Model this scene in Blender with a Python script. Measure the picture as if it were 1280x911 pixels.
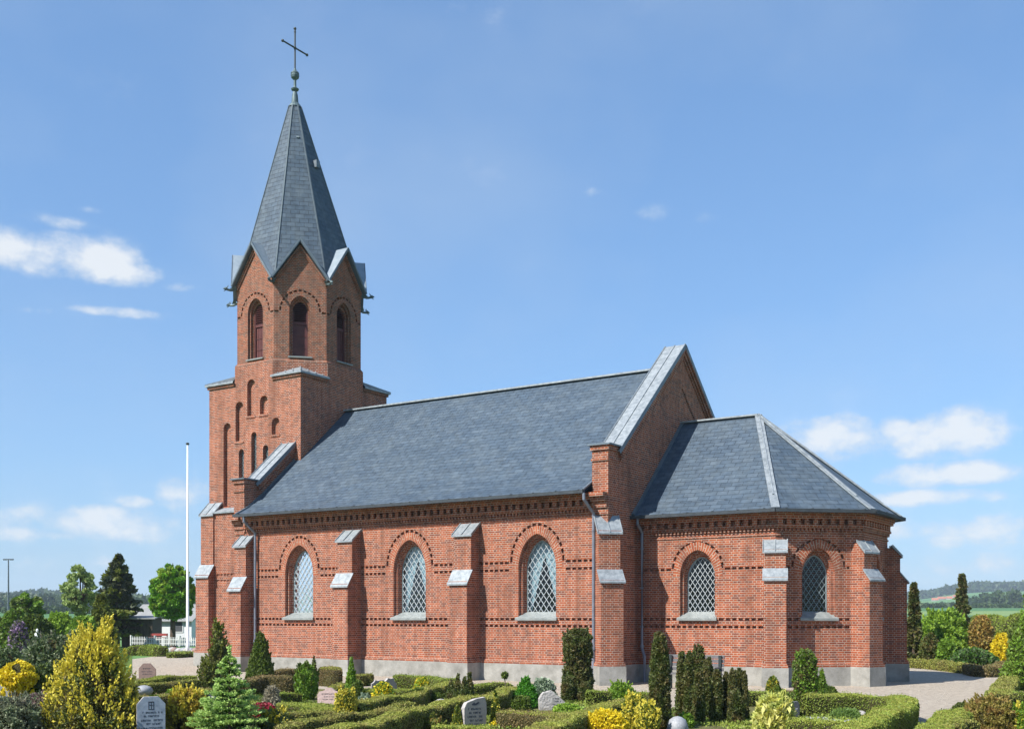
import bpy, bmesh, math, random
import numpy as np
from mathutils import Vector, Matrix
from mathutils.geometry import tessellate_polygon
PI = math.pi
R_ = math.radians
sc = bpy.context.scene
C = sc.collection
for o in list(bpy.data.objects):
    bpy.data.objects.remove(o)
random.seed(7)
rng = np.random.default_rng(7)

# ------------------------------------------------------------------ camera
TH = R_(33.5)
RV = Vector((math.cos(TH), math.sin(TH), 0))
FV = Vector((-math.sin(TH), math.cos(TH), 0))
EYE = 1.95
CAM = -(RV * 2.86 + FV * 33.62) + Vector((0, 0, EYE))
cam = bpy.data.cameras.new('camera')
co = bpy.data.objects.new('camera', cam)
C.objects.link(co)
co.location = CAM
co.rotation_euler = (PI / 2, 0, TH)
cam.sensor_width = 36
cam.lens = 1410 / 1280 * 36
cam.shift_y = (770.2 - 455.5) / 1280
cam.clip_start = 0.2
cam.clip_end = 20000
sc.camera = co

# ------------------------------------------------------------------ light
SUN_AZ, SUN_EL = 19.0, 45.0           # degrees west of south, elevation
SUN_STRENGTH, SKY_STRENGTH = 5.0, 0.071
sc.view_settings.view_transform = 'Standard'
sc.view_settings.look = 'None'
sc.view_settings.exposure = 0.65
sc.view_settings.gamma = 1
to_sun = Vector((-math.sin(R_(SUN_AZ)) * math.cos(R_(SUN_EL)), -math.cos(R_(SUN_AZ)) * math.cos(R_(SUN_EL)), math.sin(R_(SUN_EL))))
sl = bpy.data.lights.new('sun', 'SUN')
sl.energy = SUN_STRENGTH
sl.angle = R_(0.5)
sl.color = (1, .955, .88)
so = bpy.data.objects.new('sun', sl)
so.rotation_euler = to_sun.to_track_quat('Z', 'Y').to_euler()
C.objects.link(so)

world = bpy.data.worlds.new('World')
sc.world = world
world.use_nodes = True
wt = world.node_tree
wn, wl = wt.nodes, wt.links
wn.clear()
w_out = wn.new('ShaderNodeOutputWorld')
w_bg = wn.new('ShaderNodeBackground')
w_bg.inputs[1].default_value = SKY_STRENGTH
sky = wn.new('ShaderNodeTexSky')
sky.sky_type = 'NISHITA'
sky.sun_disc = False
sky.sun_elevation = R_(SUN_EL)
sky.sun_rotation = R_(180 + SUN_AZ)
sky.air_density = 1.0
sky.dust_density = 0.6
sky.ozone_density = 2.0
wl.new(w_bg.outputs[0], w_out.inputs[0])


def wmath(op, a, b=None, c=None, clamp=False):
    n = wn.new('ShaderNodeMath')
    n.operation = op
    n.use_clamp = clamp
    for i, v in enumerate((a, b, c)):
        if v is None:
            continue
        if isinstance(v, (int, float)):
            n.inputs[i].default_value = v
        else:
            wl.new(v, n.inputs[i])
    return n.outputs[0]


tc = wn.new('ShaderNodeTexCoord')
sx = wn.new('ShaderNodeSeparateXYZ')
wl.new(tc.outputs['Generated'], sx.inputs[0])
w_az = wmath('ARCTAN2', wmath('MULTIPLY', sx.outputs[0], -1), sx.outputs[1])      # bearing west of north
w_el = wmath('ARCSINE', sx.outputs[2])
comb = wn.new('ShaderNodeCombineXYZ')
wl.new(w_az, comb.inputs[0])
wl.new(wmath('MULTIPLY', w_el, 1.45), comb.inputs[1])
# cumulus banks: bearing, elevation, half width, half height (radians), strength
BANKS = [(1.0019, 0.2912, 0.0356, 0.013, 0.95), (0.9689, 0.289, 0.0335, 0.0145, 1.0), (0.9349, 0.2883, 0.0313, 0.0147, 1.0), (0.9096, 0.2784, 0.0287, 0.0108, 0.8),
         (0.8774, 0.2729, 0.026, 0.0054, 0.55), (0.9658, 0.3134, 0.0275, 0.0059, 0.55), (0.9442, 0.3254, 0.0124, 0.0033, 0.4), (0.993, 0.2438, 0.0358, 0.0052, 0.5),
         (0.9191, 0.2494, 0.0443, 0.0047, 0.6), (0.9442, 0.0783, 0.0684, 0.0133, 0.85), (0.987, 0.0666, 0.042, 0.0091, 0.75), (0.9032, 0.0707, 0.0256, 0.0108, 0.8),
         (0.869, 0.1053, 0.0248, 0.0177, 0.75), (0.9064, 0.0954, 0.0191, 0.0067, 0.6), (0.9627, 0.0462, 0.0919, 0.0092, 0.5), (0.2566, 0.1566, 0.0165, 0.0107, 0.9),
         (0.222, 0.1482, 0.0465, 0.0172, 0.95), (0.2079, 0.1571, 0.0196, 0.0132, 1.0), (0.3083, 0.1478, 0.0492, 0.0191, 0.9), (0.2158, 0.1173, 0.0586, 0.0093, 0.95),
         (0.2251, 0.0981, 0.0528, 0.0066, 0.9), (0.2566, 0.0739, 0.0572, 0.0107, 0.7), (0.1884, 0.0687, 0.0543, 0.0144, 0.75), (0.2314, 0.0434, 0.1124, 0.0133, 0.6),
         (0.4612, 0.341, 0.021, 0.007, 0.42), (0.5125, 0.3588, 0.0155, 0.0064, 0.34), (0.4161, 0.3333, 0.0207, 0.007, 0.3), (0.4963, 0.3447, 0.0099, 0.0057, 0.3),
         (0.6414, 0.4883, 0.1838, 0.0184, 0.24), (0.9255, 0.41, 0.0756, 0.0267, 0.2),
         (1.9, .3, .5, .1, .8), (-1.2, .25, .5, .12, .8), (2.9, .2, .6, .08, .8)]
nz = wn.new('ShaderNodeTexNoise')
nz.inputs['Scale'].default_value = 19
nz.inputs['Detail'].default_value = 9
nz.inputs['Roughness'].default_value = .6
wl.new(comb.outputs[0], nz.inputs['Vector'])
mask = None
for a, e, ha, he, s in BANKS:
    q1 = wmath('POWER', wmath('DIVIDE', wmath('SUBTRACT', w_az, a), ha * 1.2), 2)
    dv = wmath('SUBTRACT', w_el, e)
    q2 = wmath('POWER', wmath('DIVIDE', dv, he * 1.3), 2)
    g = wmath('MULTIPLY', wmath('EXPONENT', wmath('MULTIPLY', wmath('ADD', q1, q2), -1.0)), s)
    mask = g if mask is None else wmath('MAXIMUM', mask, g)
dens = wmath('ADD', mask, wmath('MULTIPLY', wmath('SUBTRACT', nz.outputs[0], .5), 2.3))
mr = wn.new('ShaderNodeMapRange')
mr.interpolation_type = 'SMOOTHSTEP'
wl.new(wmath('MULTIPLY', dens, wmath('MULTIPLY', mask, 2.2, clamp=True)), mr.inputs[0])
mr.inputs[1].default_value = .08
mr.inputs[2].default_value = .98
nz2 = wn.new('ShaderNodeTexNoise')
nz2.inputs['Scale'].default_value = 3.0
nz2.inputs['Detail'].default_value = 4
wl.new(comb.outputs[0], nz2.inputs['Vector'])
veil = wn.new('ShaderNodeMapRange')
wl.new(nz2.outputs[0], veil.inputs[0])
veil.inputs[1].default_value = .42
veil.inputs[2].default_value = .72
veil.inputs[4].default_value = .28
cm = wn.new('ShaderNodeMix')
cm.data_type = 'RGBA'
hs = wn.new('ShaderNodeHueSaturation')
hs.inputs['Saturation'].default_value = 1.0
hs.inputs['Value'].default_value = 1.0
wl.new(sky.outputs[0], hs.inputs['Color'])
low = wn.new('ShaderNodeMapRange')          # broken milky haze low over the horizon
low.inputs[1].default_value = .16
low.inputs[2].default_value = .0
low.inputs[3].default_value = .0
low.inputs[4].default_value = .55
wl.new(w_el, low.inputs[0])
lown = wmath('MULTIPLY', low.outputs[0], wmath('ADD', wmath('MULTIPLY', nz.outputs[0], 1.3), .05))
wl.new(wmath('MAXIMUM', wmath('MAXIMUM', wmath('MULTIPLY', mr.outputs[0], .9), veil.outputs[0]), lown), cm.inputs[0])
gmm = wn.new('ShaderNodeGamma')
gmm.inputs[1].default_value = .6
wl.new(hs.outputs[0], gmm.inputs[0])
tnt = wn.new('ShaderNodeMix')
tnt.data_type = 'RGBA'
tnt.blend_type = 'MULTIPLY'
tnt.inputs[0].default_value = 1
tnt.clamp_result = False
wl.new(gmm.outputs[0], tnt.inputs[6])
tnt.inputs[7].default_value = (1.52, 2.22, 3.06, 1)
wl.new(tnt.outputs[2], cm.inputs[6])
ccol = wn.new('ShaderNodeMix')
ccol.data_type = 'RGBA'
ccol.inputs[6].default_value = (4.9, 6.0, 7.4, 1)
ccol.inputs[7].default_value = (8.0, 8.3, 8.6, 1)
cmr = wn.new('ShaderNodeMapRange')
cmr.inputs[1].default_value = .35
cmr.inputs[2].default_value = 1.0
wl.new(wmath('ADD', dens, .12), cmr.inputs[0])
wl.new(cmr.outputs[0], ccol.inputs[0])
wl.new(ccol.outputs[2], cm.inputs[7])
wl.new(cm.outputs[2], w_bg.inputs[0])

sc.render.engine = 'CYCLES'
sc.cycles.max_bounces = 6
sc.cycles.diffuse_bounces = 3
sc.cycles.transparent_max_bounces = 12
sc.cycles.volume_bounces = 0
sc.cycles.use_denoising = True
sc.cycles.use_adaptive_sampling = True
sc.cycles.adaptive_threshold = .02

# ------------------------------------------------------------------ helpers
GZ = -0.08


def at(px, Z, z=GZ):
    p = CAM + RV * ((px - 640) / 1410 * Z) + FV * Z
    return Vector((p.x, p.y, z))


def zof(py, Z):
    return EYE - (py - 770.2) / 1410 * Z


def hp(px, py, z):
    """point at height z seen at (px, py)"""
    Z = (EYE - z) * 1410 / (py - 770.2)
    return at(px, Z, z)


class MB:
    def __init__(s, xf=None):
        s.v, s.f, s.mi, s.xf, s.m = [], [], [], xf, 0

    def add(s, vs, fs):
        b = len(s.v)
        s.v += [(s.xf @ Vector(p)) if s.xf else Vector(p) for p in vs]
        s.f += [tuple(b + i for i in f) for f in fs]
        s.mi += [s.m] * len(fs)
        return s

    def box(s, x0, x1, y0, y1, z0, z1):
        return s.add([(x, y, z) for x in (x0, x1) for y in (y0, y1) for z in (z0, z1)],
                     [(0, 1, 3, 2), (4, 6, 7, 5), (0, 4, 5, 1), (2, 3, 7, 6), (0, 2, 6, 4), (1, 5, 7, 3)])

    def prism(s, poly, axis, a, b):
        """poly 2D in the other two axes, extruded along axis from a to b"""
        def mk(p, t):
            q = list(p)
            q.insert(axis, t)
            return tuple(q)
        n = len(poly)
        tris = tessellate_polygon([[Vector((p[0], p[1], 0)) for p in poly]])
        vs = [mk(p, a) for p in poly] + [mk(p, b) for p in poly]
        fs = [(i, (i + 1) % n, n + (i + 1) % n, n + i) for i in range(n)]
        fs += [tuple(t) for t in tris] + [tuple(n + i for i in t) for t in tris]
        return s.add(vs, fs)

    def bar(s, p0, p1, w, h, up=(0, 0, 1)):
        p0, p1, up = Vector(p0), Vector(p1), Vector(up)
        d = (p1 - p0).normalized()
        a = d.cross(up)
        if a.length < 1e-4:
            a = d.cross(Vector((1, 0, 0)))
        a.normalize()
        b = a.cross(d)
        a, b = a * w / 2, b * h / 2
        return s.add([p + i * a + j * b for p in (p0, p1) for i in (-1, 1) for j in (-1, 1)],
                     [(0, 1, 3, 2), (4, 6, 7, 5), (0, 4, 5, 1), (2, 3, 7, 6), (0, 2, 6, 4), (1, 5, 7, 3)])

    def tube(s, pts, rad, n=10, cap=True):
        pts = [Vector(p) for p in pts]
        if not hasattr(rad, '__len__'):
            rad = [rad] * len(pts)
        vs, fs = [], []
        for i, p in enumerate(pts):
            d = (pts[min(i + 1, len(pts) - 1)] - pts[max(i - 1, 0)]).normalized()
            a = d.cross(Vector((0, 0, 1)))
            if a.length < 1e-3:
                a = Vector((1, 0, 0))
            a.normalize()
            b = a.cross(d)
            for k in range(n):
                t = 2 * PI * k / n
                vs.append(p + (a * math.cos(t) + b * math.sin(t)) * rad[i])
        for i in range(len(pts) - 1):
            for k in range(n):
                fs.append((i * n + k, i * n + (k + 1) % n, (i + 1) * n + (k + 1) % n, (i + 1) * n + k))
        if cap:
            fs.append(tuple(range(n)))
            fs.append(tuple((len(pts) - 1) * n + k for k in range(n)))
        return s.add(vs, fs)

    def lathe(s, prof, n=20, c=(0, 0)):
        return s.tube([(c[0], c[1], z) for r, z in prof], [max(r, .001) for r, z in prof], n)

    def ball(s, c, r, n=12, sq=1.0, rough=0.0):
        vs, fs = [], []
        m = n // 2
        for i in range(m + 1):
            for k in range(n):
                th, ph = PI * i / m, 2 * PI * k / n
                q = 1 + rough * math.sin(3 * ph + 5 * th) * math.cos(2 * th + ph)
                vs.append((c[0] + r * q * math.sin(th) * math.cos(ph), c[1] + r * q * math.sin(th) * math.sin(ph), c[2] + r * sq * math.cos(th)))
        for i in range(m):
            for k in range(n):
                fs.append((i * n + k, i * n + (k + 1) % n, (i + 1) * n + (k + 1) % n, (i + 1) * n + k))
        return s.add(vs, fs)

    def build(s, name, mats, parent=None, smooth=False, solid=True):
        me = bpy.data.meshes.new(name)
        me.from_pydata([tuple(v) for v in s.v], [], s.f)
        if not hasattr(mats, '__len__'):
            mats = [mats]
        for m in mats:
            me.materials.append(m)
        me.polygons.foreach_set('material_index', s.mi)
        if solid:
            bm = bmesh.new()
            bm.from_mesh(me)
            bmesh.ops.recalc_face_normals(bm, faces=bm.faces)
            bm.to_mesh(me)
            bm.free()
        uv = me.uv_layers.new(name='UVMap')
        zax = Vector((0, 0, 1))
        dat = np.zeros(len(me.loops) * 2, dtype=np.float32)
        for p in me.polygons:
            n = p.normal
            t = zax.cross(n)
            if t.length < .05:
                t = Vector((1, 0, 0))
            t.normalize()
            b = n.cross(t)
            for li in p.loop_indices:
                q = me.vertices[me.loops[li].vertex_index].co
                dat[2 * li] = q.dot(t)
                dat[2 * li + 1] = q.dot(b)
        uv.data.foreach_set('uv', dat)
        if smooth:
            me.polygons.foreach_set('use_smooth', [True] * len(me.polygons))
        o = bpy.data.objects.new(name, me)
        C.objects.link(o)
        if parent:
            o.parent = parent
            o.matrix_parent_inverse = parent.matrix_world.inverted() if False else Matrix()
            # parts are modelled in world space; bring them into the parent's frame
            loc = Vector((0, 0, 0))
            q = parent
            while q:
                loc += q.location
                q = q.parent
            if loc.length:
                me.transform(Matrix.Translation(-loc))
        return o


def tag(o, label=None, cat=None, group=None, kind=None):
    for k, v in (('label', label), ('category', cat), ('group', group), ('kind', kind)):
        if v:
            o[k] = v
    return o


def empty(name, loc, label, cat, group=None):
    o = bpy.data.objects.new(name, None)
    C.objects.link(o)
    o.location = loc
    o.empty_display_size = .2
    return tag(o, label, cat, group)


def fr(ox, oy, az, oz=0):
    """local (u, d, z): u along the wall, d outward; az = degrees the outward normal turns from south to east"""
    a = R_(az)
    return Matrix(((math.cos(a), math.sin(a), 0, ox), (math.sin(a), -math.cos(a), 0, oy), (0, 0, 1, oz), (0, 0, 0, 1)))


# ------------------------------------------------------------------ materials
def mat(name, base=(.5, .5, .5), rough=.7, spec=.3, metal=0, var=None, vscale=3, bump=0, bscale=20, detail=6):
    m = bpy.data.materials.new(name)
    m.use_nodes = True
    nt = m.node_tree
    b = nt.nodes['Principled BSDF']
    b.inputs['Base Color'].default_value = (*base, 1)
    b.inputs['Roughness'].default_value = rough
    b.inputs['Specular IOR Level'].default_value = spec
    b.inputs['Metallic'].default_value = metal
    tcn = nt.nodes.new('ShaderNodeTexCoord')
    if var:
        n = nt.nodes.new('ShaderNodeTexNoise')
        n.inputs['Scale'].default_value = vscale
        n.inputs['Detail'].default_value = detail
        n.inputs['Roughness'].default_value = .65
        nt.links.new(tcn.outputs['Object'], n.inputs['Vector'])
        r = nt.nodes.new('ShaderNodeValToRGB')
        r.color_ramp.elements[0].position = .3
        r.color_ramp.elements[1].position = .7
        r.color_ramp.elements[0].color = (*base, 1)
        r.color_ramp.elements[1].color = (*var, 1)
        nt.links.new(n.outputs[0], r.inputs[0])
        nt.links.new(r.outputs[0], b.inputs['Base Color'])
    if bump:
        n = nt.nodes.new('ShaderNodeTexNoise')
        n.inputs['Scale'].default_value = bscale
        n.inputs['Detail'].default_value = 6
        nt.links.new(tcn.outputs['Object'], n.inputs['Vector'])
        bp = nt.nodes.new('ShaderNodeBump')
        bp.inputs['Distance'].default_value = bump
        nt.links.new(n.outputs[0], bp.inputs['Height'])
        nt.links.new(bp.outputs[0], b.inputs['Normal'])
    return m


def brickmat(name, c1, c2, mortar, bw=.24, rh=.0667, ms=.011, squash=.5, rough=.85, dirt=(.10, .09, .08), dirt_amt=.35, swap=False, spec=.2, bump=.004, third=None, patch=None):
    m = mat(name, c1, rough, spec)
    nt = m.node_tree
    L, N = nt.links, nt.nodes
    b = N['Principled BSDF']
    uv = N.new('ShaderNodeTexCoord')
    src = uv.outputs['UV']
    br = N.new('ShaderNodeTexBrick')
    br.inputs['Scale'].default_value = 1
    br.inputs['Brick Width'].default_value = bw
    br.inputs['Row Height'].default_value = rh
    br.inputs['Mortar Size'].default_value = ms / 2
    br.inputs['Mortar Smooth'].default_value = .1
    br.squash = squash
    br.squash_frequency = 2
    br.offset = .5
    br.inputs['Color1'].default_value = (*c1, 1)
    br.inputs['Color2'].default_value = (*c2, 1)
    br.inputs['Mortar'].default_value = (*mortar, 1)
    L.new(src, br.inputs['Vector'])
    col = br.outputs['Color']
    if third:      # a few bricks of another firing: a second brick grid used only as a per-brick random value
        b2 = N.new('ShaderNodeTexBrick')
        for k in ('Scale', 'Brick Width', 'Row Height', 'Mortar Size', 'Mortar Smooth'):
            b2.inputs[k].default_value = br.inputs[k].default_value
        b2.squash, b2.squash_frequency, b2.offset = squash, 2, .5
        b2.inputs['Color1'].default_value = (0, 0, 0, 1)
        b2.inputs['Color2'].default_value = (1, 1, 1, 1)
        b2.inputs['Mortar'].default_value = (0, 0, 0, 1)
        L.new(src, b2.inputs['Vector'])
        rp = N.new('ShaderNodeMapRange')
        rp.inputs[1].default_value = .66
        rp.inputs[2].default_value = .8
        L.new(b2.outputs['Color'], rp.inputs[0])
        mx0 = N.new('ShaderNodeMix')
        mx0.data_type = 'RGBA'
        L.new(rp.outputs[0], mx0.inputs[0])
        L.new(col, mx0.inputs[6])
        mx0.inputs[7].default_value = (*third, 1)
        col = mx0.outputs[2]
    nz = N.new('ShaderNodeTexNoise')
    nz.inputs['Scale'].default_value = .9
    nz.inputs['Detail'].default_value = 8
    nz.inputs['Roughness'].default_value = .7
    L.new(uv.outputs['Object'], nz.inputs['Vector'])
    r = N.new('ShaderNodeMapRange')
    r.inputs[1].default_value = .45
    r.inputs[2].default_value = .75
    r.inputs[4].default_value = dirt_amt
    L.new(nz.outputs[0], r.inputs[0])
    mx = N.new('ShaderNodeMix')
    mx.data_type = 'RGBA'
    L.new(r.outputs[0], mx.inputs[0])
    L.new(col, mx.inputs[6])
    mx.inputs[7].default_value = (*dirt, 1)
    mps = N.new('ShaderNodeMapping')
    mps.inputs['Scale'].default_value = (2.6, 2.6, .22)
    L.new(uv.outputs['Object'], mps.inputs[0])
    nst = N.new('ShaderNodeTexNoise')
    nst.inputs['Scale'].default_value = 1
    nst.inputs['Detail'].default_value = 6
    L.new(mps.outputs[0], nst.inputs['Vector'])
    mst = N.new('ShaderNodeMapRange')
    mst.inputs[1].default_value = .5
    mst.inputs[2].default_value = .72
    mst.inputs[4].default_value = .48
    L.new(nst.outputs[0], mst.inputs[0])
    mx9 = N.new('ShaderNodeMix')
    mx9.data_type = 'RGBA'
    L.new(mst.outputs[0], mx9.inputs[0])
    L.new(mx.outputs[2], mx9.inputs[6])
    mx9.inputs[7].default_value = (*[c * .75 for c in dirt], 1)
    mx = mx9
    n3 = N.new('ShaderNodeTexNoise')
    n3.inputs['Scale'].default_value = 5
    n3.inputs['Detail'].default_value = 5
    L.new(uv.outputs['Object'], n3.inputs['Vector'])
    hsv = N.new('ShaderNodeHueSaturation')
    mv = N.new('ShaderNodeMapRange')
    mv.inputs[1].default_value = .3
    mv.inputs[2].default_value = .7
    mv.inputs[3].default_value = .78
    mv.inputs[4].default_value = 1.18
    L.new(n3.outputs[0], mv.inputs[0])
    L.new(mv.outputs[0], hsv.inputs['Value'])
    L.new(mx.outputs[2], hsv.inputs['Color'])
    L.new(hsv.outputs[0], b.inputs['Base Color'])
    bp = N.new('ShaderNodeBump')
    bp.inputs['Distance'].default_value = bump
    bp.invert = True
    L.new(br.outputs['Fac'], bp.inputs['Height'])
    L.new(bp.outputs[0], b.inputs['Normal'])
    return m


M = {}
M['brick'] = brickmat('red_brick', (.335, .090, .037), (.248, .059, .028), (.46, .37, .30), ms=.013, third=(.18, .056, .035), dirt=(.165, .075, .05), dirt_amt=.45)
M['brick_belfry'] = brickmat('weathered_red_brick', (.285, .078, .033), (.20, .050, .026), (.33, .27, .21), ms=.013, third=(.15, .06, .04), dirt=(.20, .12, .09), dirt_amt=.5)
M['arch'] = brickmat('arch_brick', (.35, .095, .042), (.26, .065, .033), (.44, .35, .27), squash=1, rh=.080, ms=.017, dirt_amt=.15)
M['slate'] = brickmat('roof_slate', (.066, .094, .128), (.052, .076, .106), (.022, .03, .04), bw=.36, rh=.20, ms=.014, squash=1, rough=.55, dirt=(.115, .143, .165), dirt_amt=.55, spec=.25, bump=.012, third=(.078, .106, .138))
M['cement'] = mat('plinth_cement', (.19, .185, .165), .9, .2, var=(.37, .36, .33), vscale=2.2, detail=12, bump=.01, bscale=25)
M['zinc'] = mat('zinc_sheet', (.16, .185, .205), .55, .35, .25, var=(.37, .40, .42), vscale=7, detail=10)
M['zincdark'] = mat('weathered_zinc', (.10, .13, .155), .5, .5, .3, var=(.17, .20, .23), vscale=4)
M['gablet'] = mat('gablet_zinc', (.20, .25, .30), .5, .4, .2, var=(.30, .35, .39), vscale=3)
M['gutter'] = mat('dark_gutter', (.035, .042, .05), .75, .2, 0, var=(.06, .07, .08), vscale=5)
M['twigs'] = mat('bare_twigs', (.045, .045, .018), .95, .05, var=(.075, .065, .03), vscale=25, bump=.03, bscale=40)
M['hipgrey'] = mat('dull_lead_hip', (.10, .125, .15), .8, .15, var=(.14, .17, .19), vscale=6)
M['pipe'] = mat('zinc_pipe', (.14, .16, .20), .45, .5, .3, var=(.21, .23, .28), vscale=5)
M['iron'] = mat('dark_iron', (.035, .045, .045), .5, .5, .4)
M['copper'] = mat('weathered_copper', (.05, .08, .09), .55, .5, .3, var=(.12, .17, .18), vscale=8)
M['sill'] = mat('slate_sill', (.16, .18, .18), .6, .4, var=(.27, .29, .28), vscale=6)
M['lead'] = mat('lead_lattice', (.46, .50, .52), .5, .5)
M['leadgrey'] = mat('lead_came', (.20, .25, .26), .5, .5)
M['maroon'] = mat('maroon_paint', (.075, .022, .022), .55, .4, var=(.12, .035, .032), vscale=4)
M['curtain'] = mat('white_curtain', (.46, .52, .56), .9, .1, var=(.62, .68, .72), vscale=9)
M['gravel'] = mat('gravel', (.30, .25, .20), .95, .1, var=(.54, .475, .39), vscale=9, bump=.03, bscale=70, detail=14)
M['soil'] = mat('bed_soil', (.10, .085, .045), .95, .1, var=(.17, .18, .06), vscale=5, bump=.04, bscale=30)
M['turf'] = mat('turf', (.07, .12, .025), .95, .1, var=(.14, .20, .045), vscale=2, bump=.04, bscale=20)
M['granite'] = mat('grey_granite', (.20, .21, .23), .55, .5, var=(.36, .37, .39), vscale=40)
M['palestone'] = mat('pale_rough_stone', (.27, .25, .24), .8, .3, var=(.52, .49, .47), vscale=9, bump=.02, bscale=25)
M['blackstone'] = mat('polished_dark_stone', (.075, .08, .09), .25, .6, var=(.11, .115, .125), vscale=60)
M['midstone'] = mat('polished_mid_grey_stone', (.13, .135, .135), .35, .6, var=(.18, .185, .185), vscale=60)
M['bluestone'] = mat('blue_grey_slate_stone', (.17, .21, .28), .5, .4, var=(.33, .38, .46), vscale=12)
M['pinkstone'] = mat('pink_granite', (.42, .29, .27), .7, .3, var=(.60, .46, .43), vscale=25, bump=.008)
M['redstone'] = mat('reddish_granite', (.21, .14, .12), .6, .4, var=(.32, .22, .19), vscale=25)
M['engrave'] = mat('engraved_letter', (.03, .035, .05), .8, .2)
M['engravelight'] = mat('pale_engraved_letter', (.55, .55, .6), .7, .2)
M['fencewhite'] = mat('weathered_white_paint', (.42, .43, .42), .7, .2, var=(.58, .58, .57), vscale=6)
M['white'] = mat('white_paint', (.78, .79, .8), .4, .4)
M['bark'] = mat('bark', (.07, .05, .035), .9, .1, var=(.13, .10, .075), vscale=12, bump=.01)
M['darkwood'] = mat('weathered_dark_boards', (.05, .04, .032), .8, .2, var=(.09, .075, .06), vscale=5)
M['benchwood'] = mat('grey_bench_wood', (.10, .095, .10), .7, .3, var=(.17, .16, .165), vscale=8)


def matglass():
    m = bpy.data.materials.new('leaded_glass')
    m.use_nodes = True
    nt = m.node_tree
    nt.nodes.clear()
    o = nt.nodes.new('ShaderNodeOutputMaterial')
    mx = nt.nodes.new('ShaderNodeMixShader')
    tr = nt.nodes.new('ShaderNodeBsdfTransparent')
    tr.inputs[0].default_value = (.62, .72, .74, 1)
    gl = nt.nodes.new('ShaderNodeBsdfGlossy')
    gl.inputs[0].default_value = (.9, .95, 1, 1)
    gl.inputs['Roughness'].default_value = .08
    lw = nt.nodes.new('ShaderNodeFresnel')
    lw.inputs[0].default_value = 1.45
    nzz = nt.nodes.new('ShaderNodeTexNoise')
    nzz.inputs['Scale'].default_value = 7
    bp = nt.nodes.new('ShaderNodeBump')
    bp.inputs['Distance'].default_value = .006
    nt.links.new(nzz.outputs[0], bp.inputs['Height'])
    nt.links.new(bp.outputs[0], gl.inputs['Normal'])
    nt.links.new(lw.outputs[0], mx.inputs[0])
    nt.links.new(tr.outputs[0], mx.inputs[1])
    nt.links.new(gl.outputs[0], mx.inputs[2])
    nt.links.new(mx.outputs[0], o.inputs[0])
    return m


M['glass'] = matglass()


def leafmat(name, c1, c2, c3=None, trans=.25, rough=.55, pscale=2.5):
    """per-leaf random between c1 and c2, drifting patches towards c3"""
    m = bpy.data.materials.new(name)
    m.use_nodes = True
    nt = m.node_tree
    L, N = nt.links, nt.nodes
    b = N['Principled BSDF']
    b.inputs['Roughness'].default_value = rough
    b.inputs['Specular IOR Level'].default_value = .3
    g = N.new('ShaderNodeNewGeometry')
    mx = N.new('ShaderNodeMix')
    mx.data_type = 'RGBA'
    mx.inputs[6].default_value = (*c1, 1)
    mx.inputs[7].default_value = (*c2, 1)
    L.new(g.outputs['Random Per Island'], mx.inputs[0])
    col = mx.outputs[2]
    c3 = c3 or c2
    t = N.new('ShaderNodeTexCoord')
    n = N.new('ShaderNodeTexNoise')
    n.inputs['Scale'].default_value = pscale
    n.inputs['Detail'].default_value = 3
    L.new(t.outputs['Object'], n.inputs['Vector'])
    r = N.new('ShaderNodeMapRange')
    r.inputs[1].default_value = .42
    r.inputs[2].default_value = .68
    r.inputs[4].default_value = .8
    L.new(n.outputs[0], r.inputs[0])
    m2 = N.new('ShaderNodeMix')
    m2.data_type = 'RGBA'
    L.new(r.outputs[0], m2.inputs[0])
    L.new(col, m2.inputs[6])
    m2.inputs[7].default_value = (*c3, 1)
    L.new(m2.outputs[2], b.inputs['Base Color'])
    tr = N.new('ShaderNodeBsdfTranslucent')
    L.new(m2.outputs[2], tr.inputs[0])
    ms = N.new('ShaderNodeMixShader')
    ms.inputs[0].default_value = trans
    L.new(b.outputs[0], ms.inputs[1])
    L.new(tr.outputs[0], ms.inputs[2])
    L.new(ms.outputs[0], N['Material Output'].inputs[0])
    return m


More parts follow.
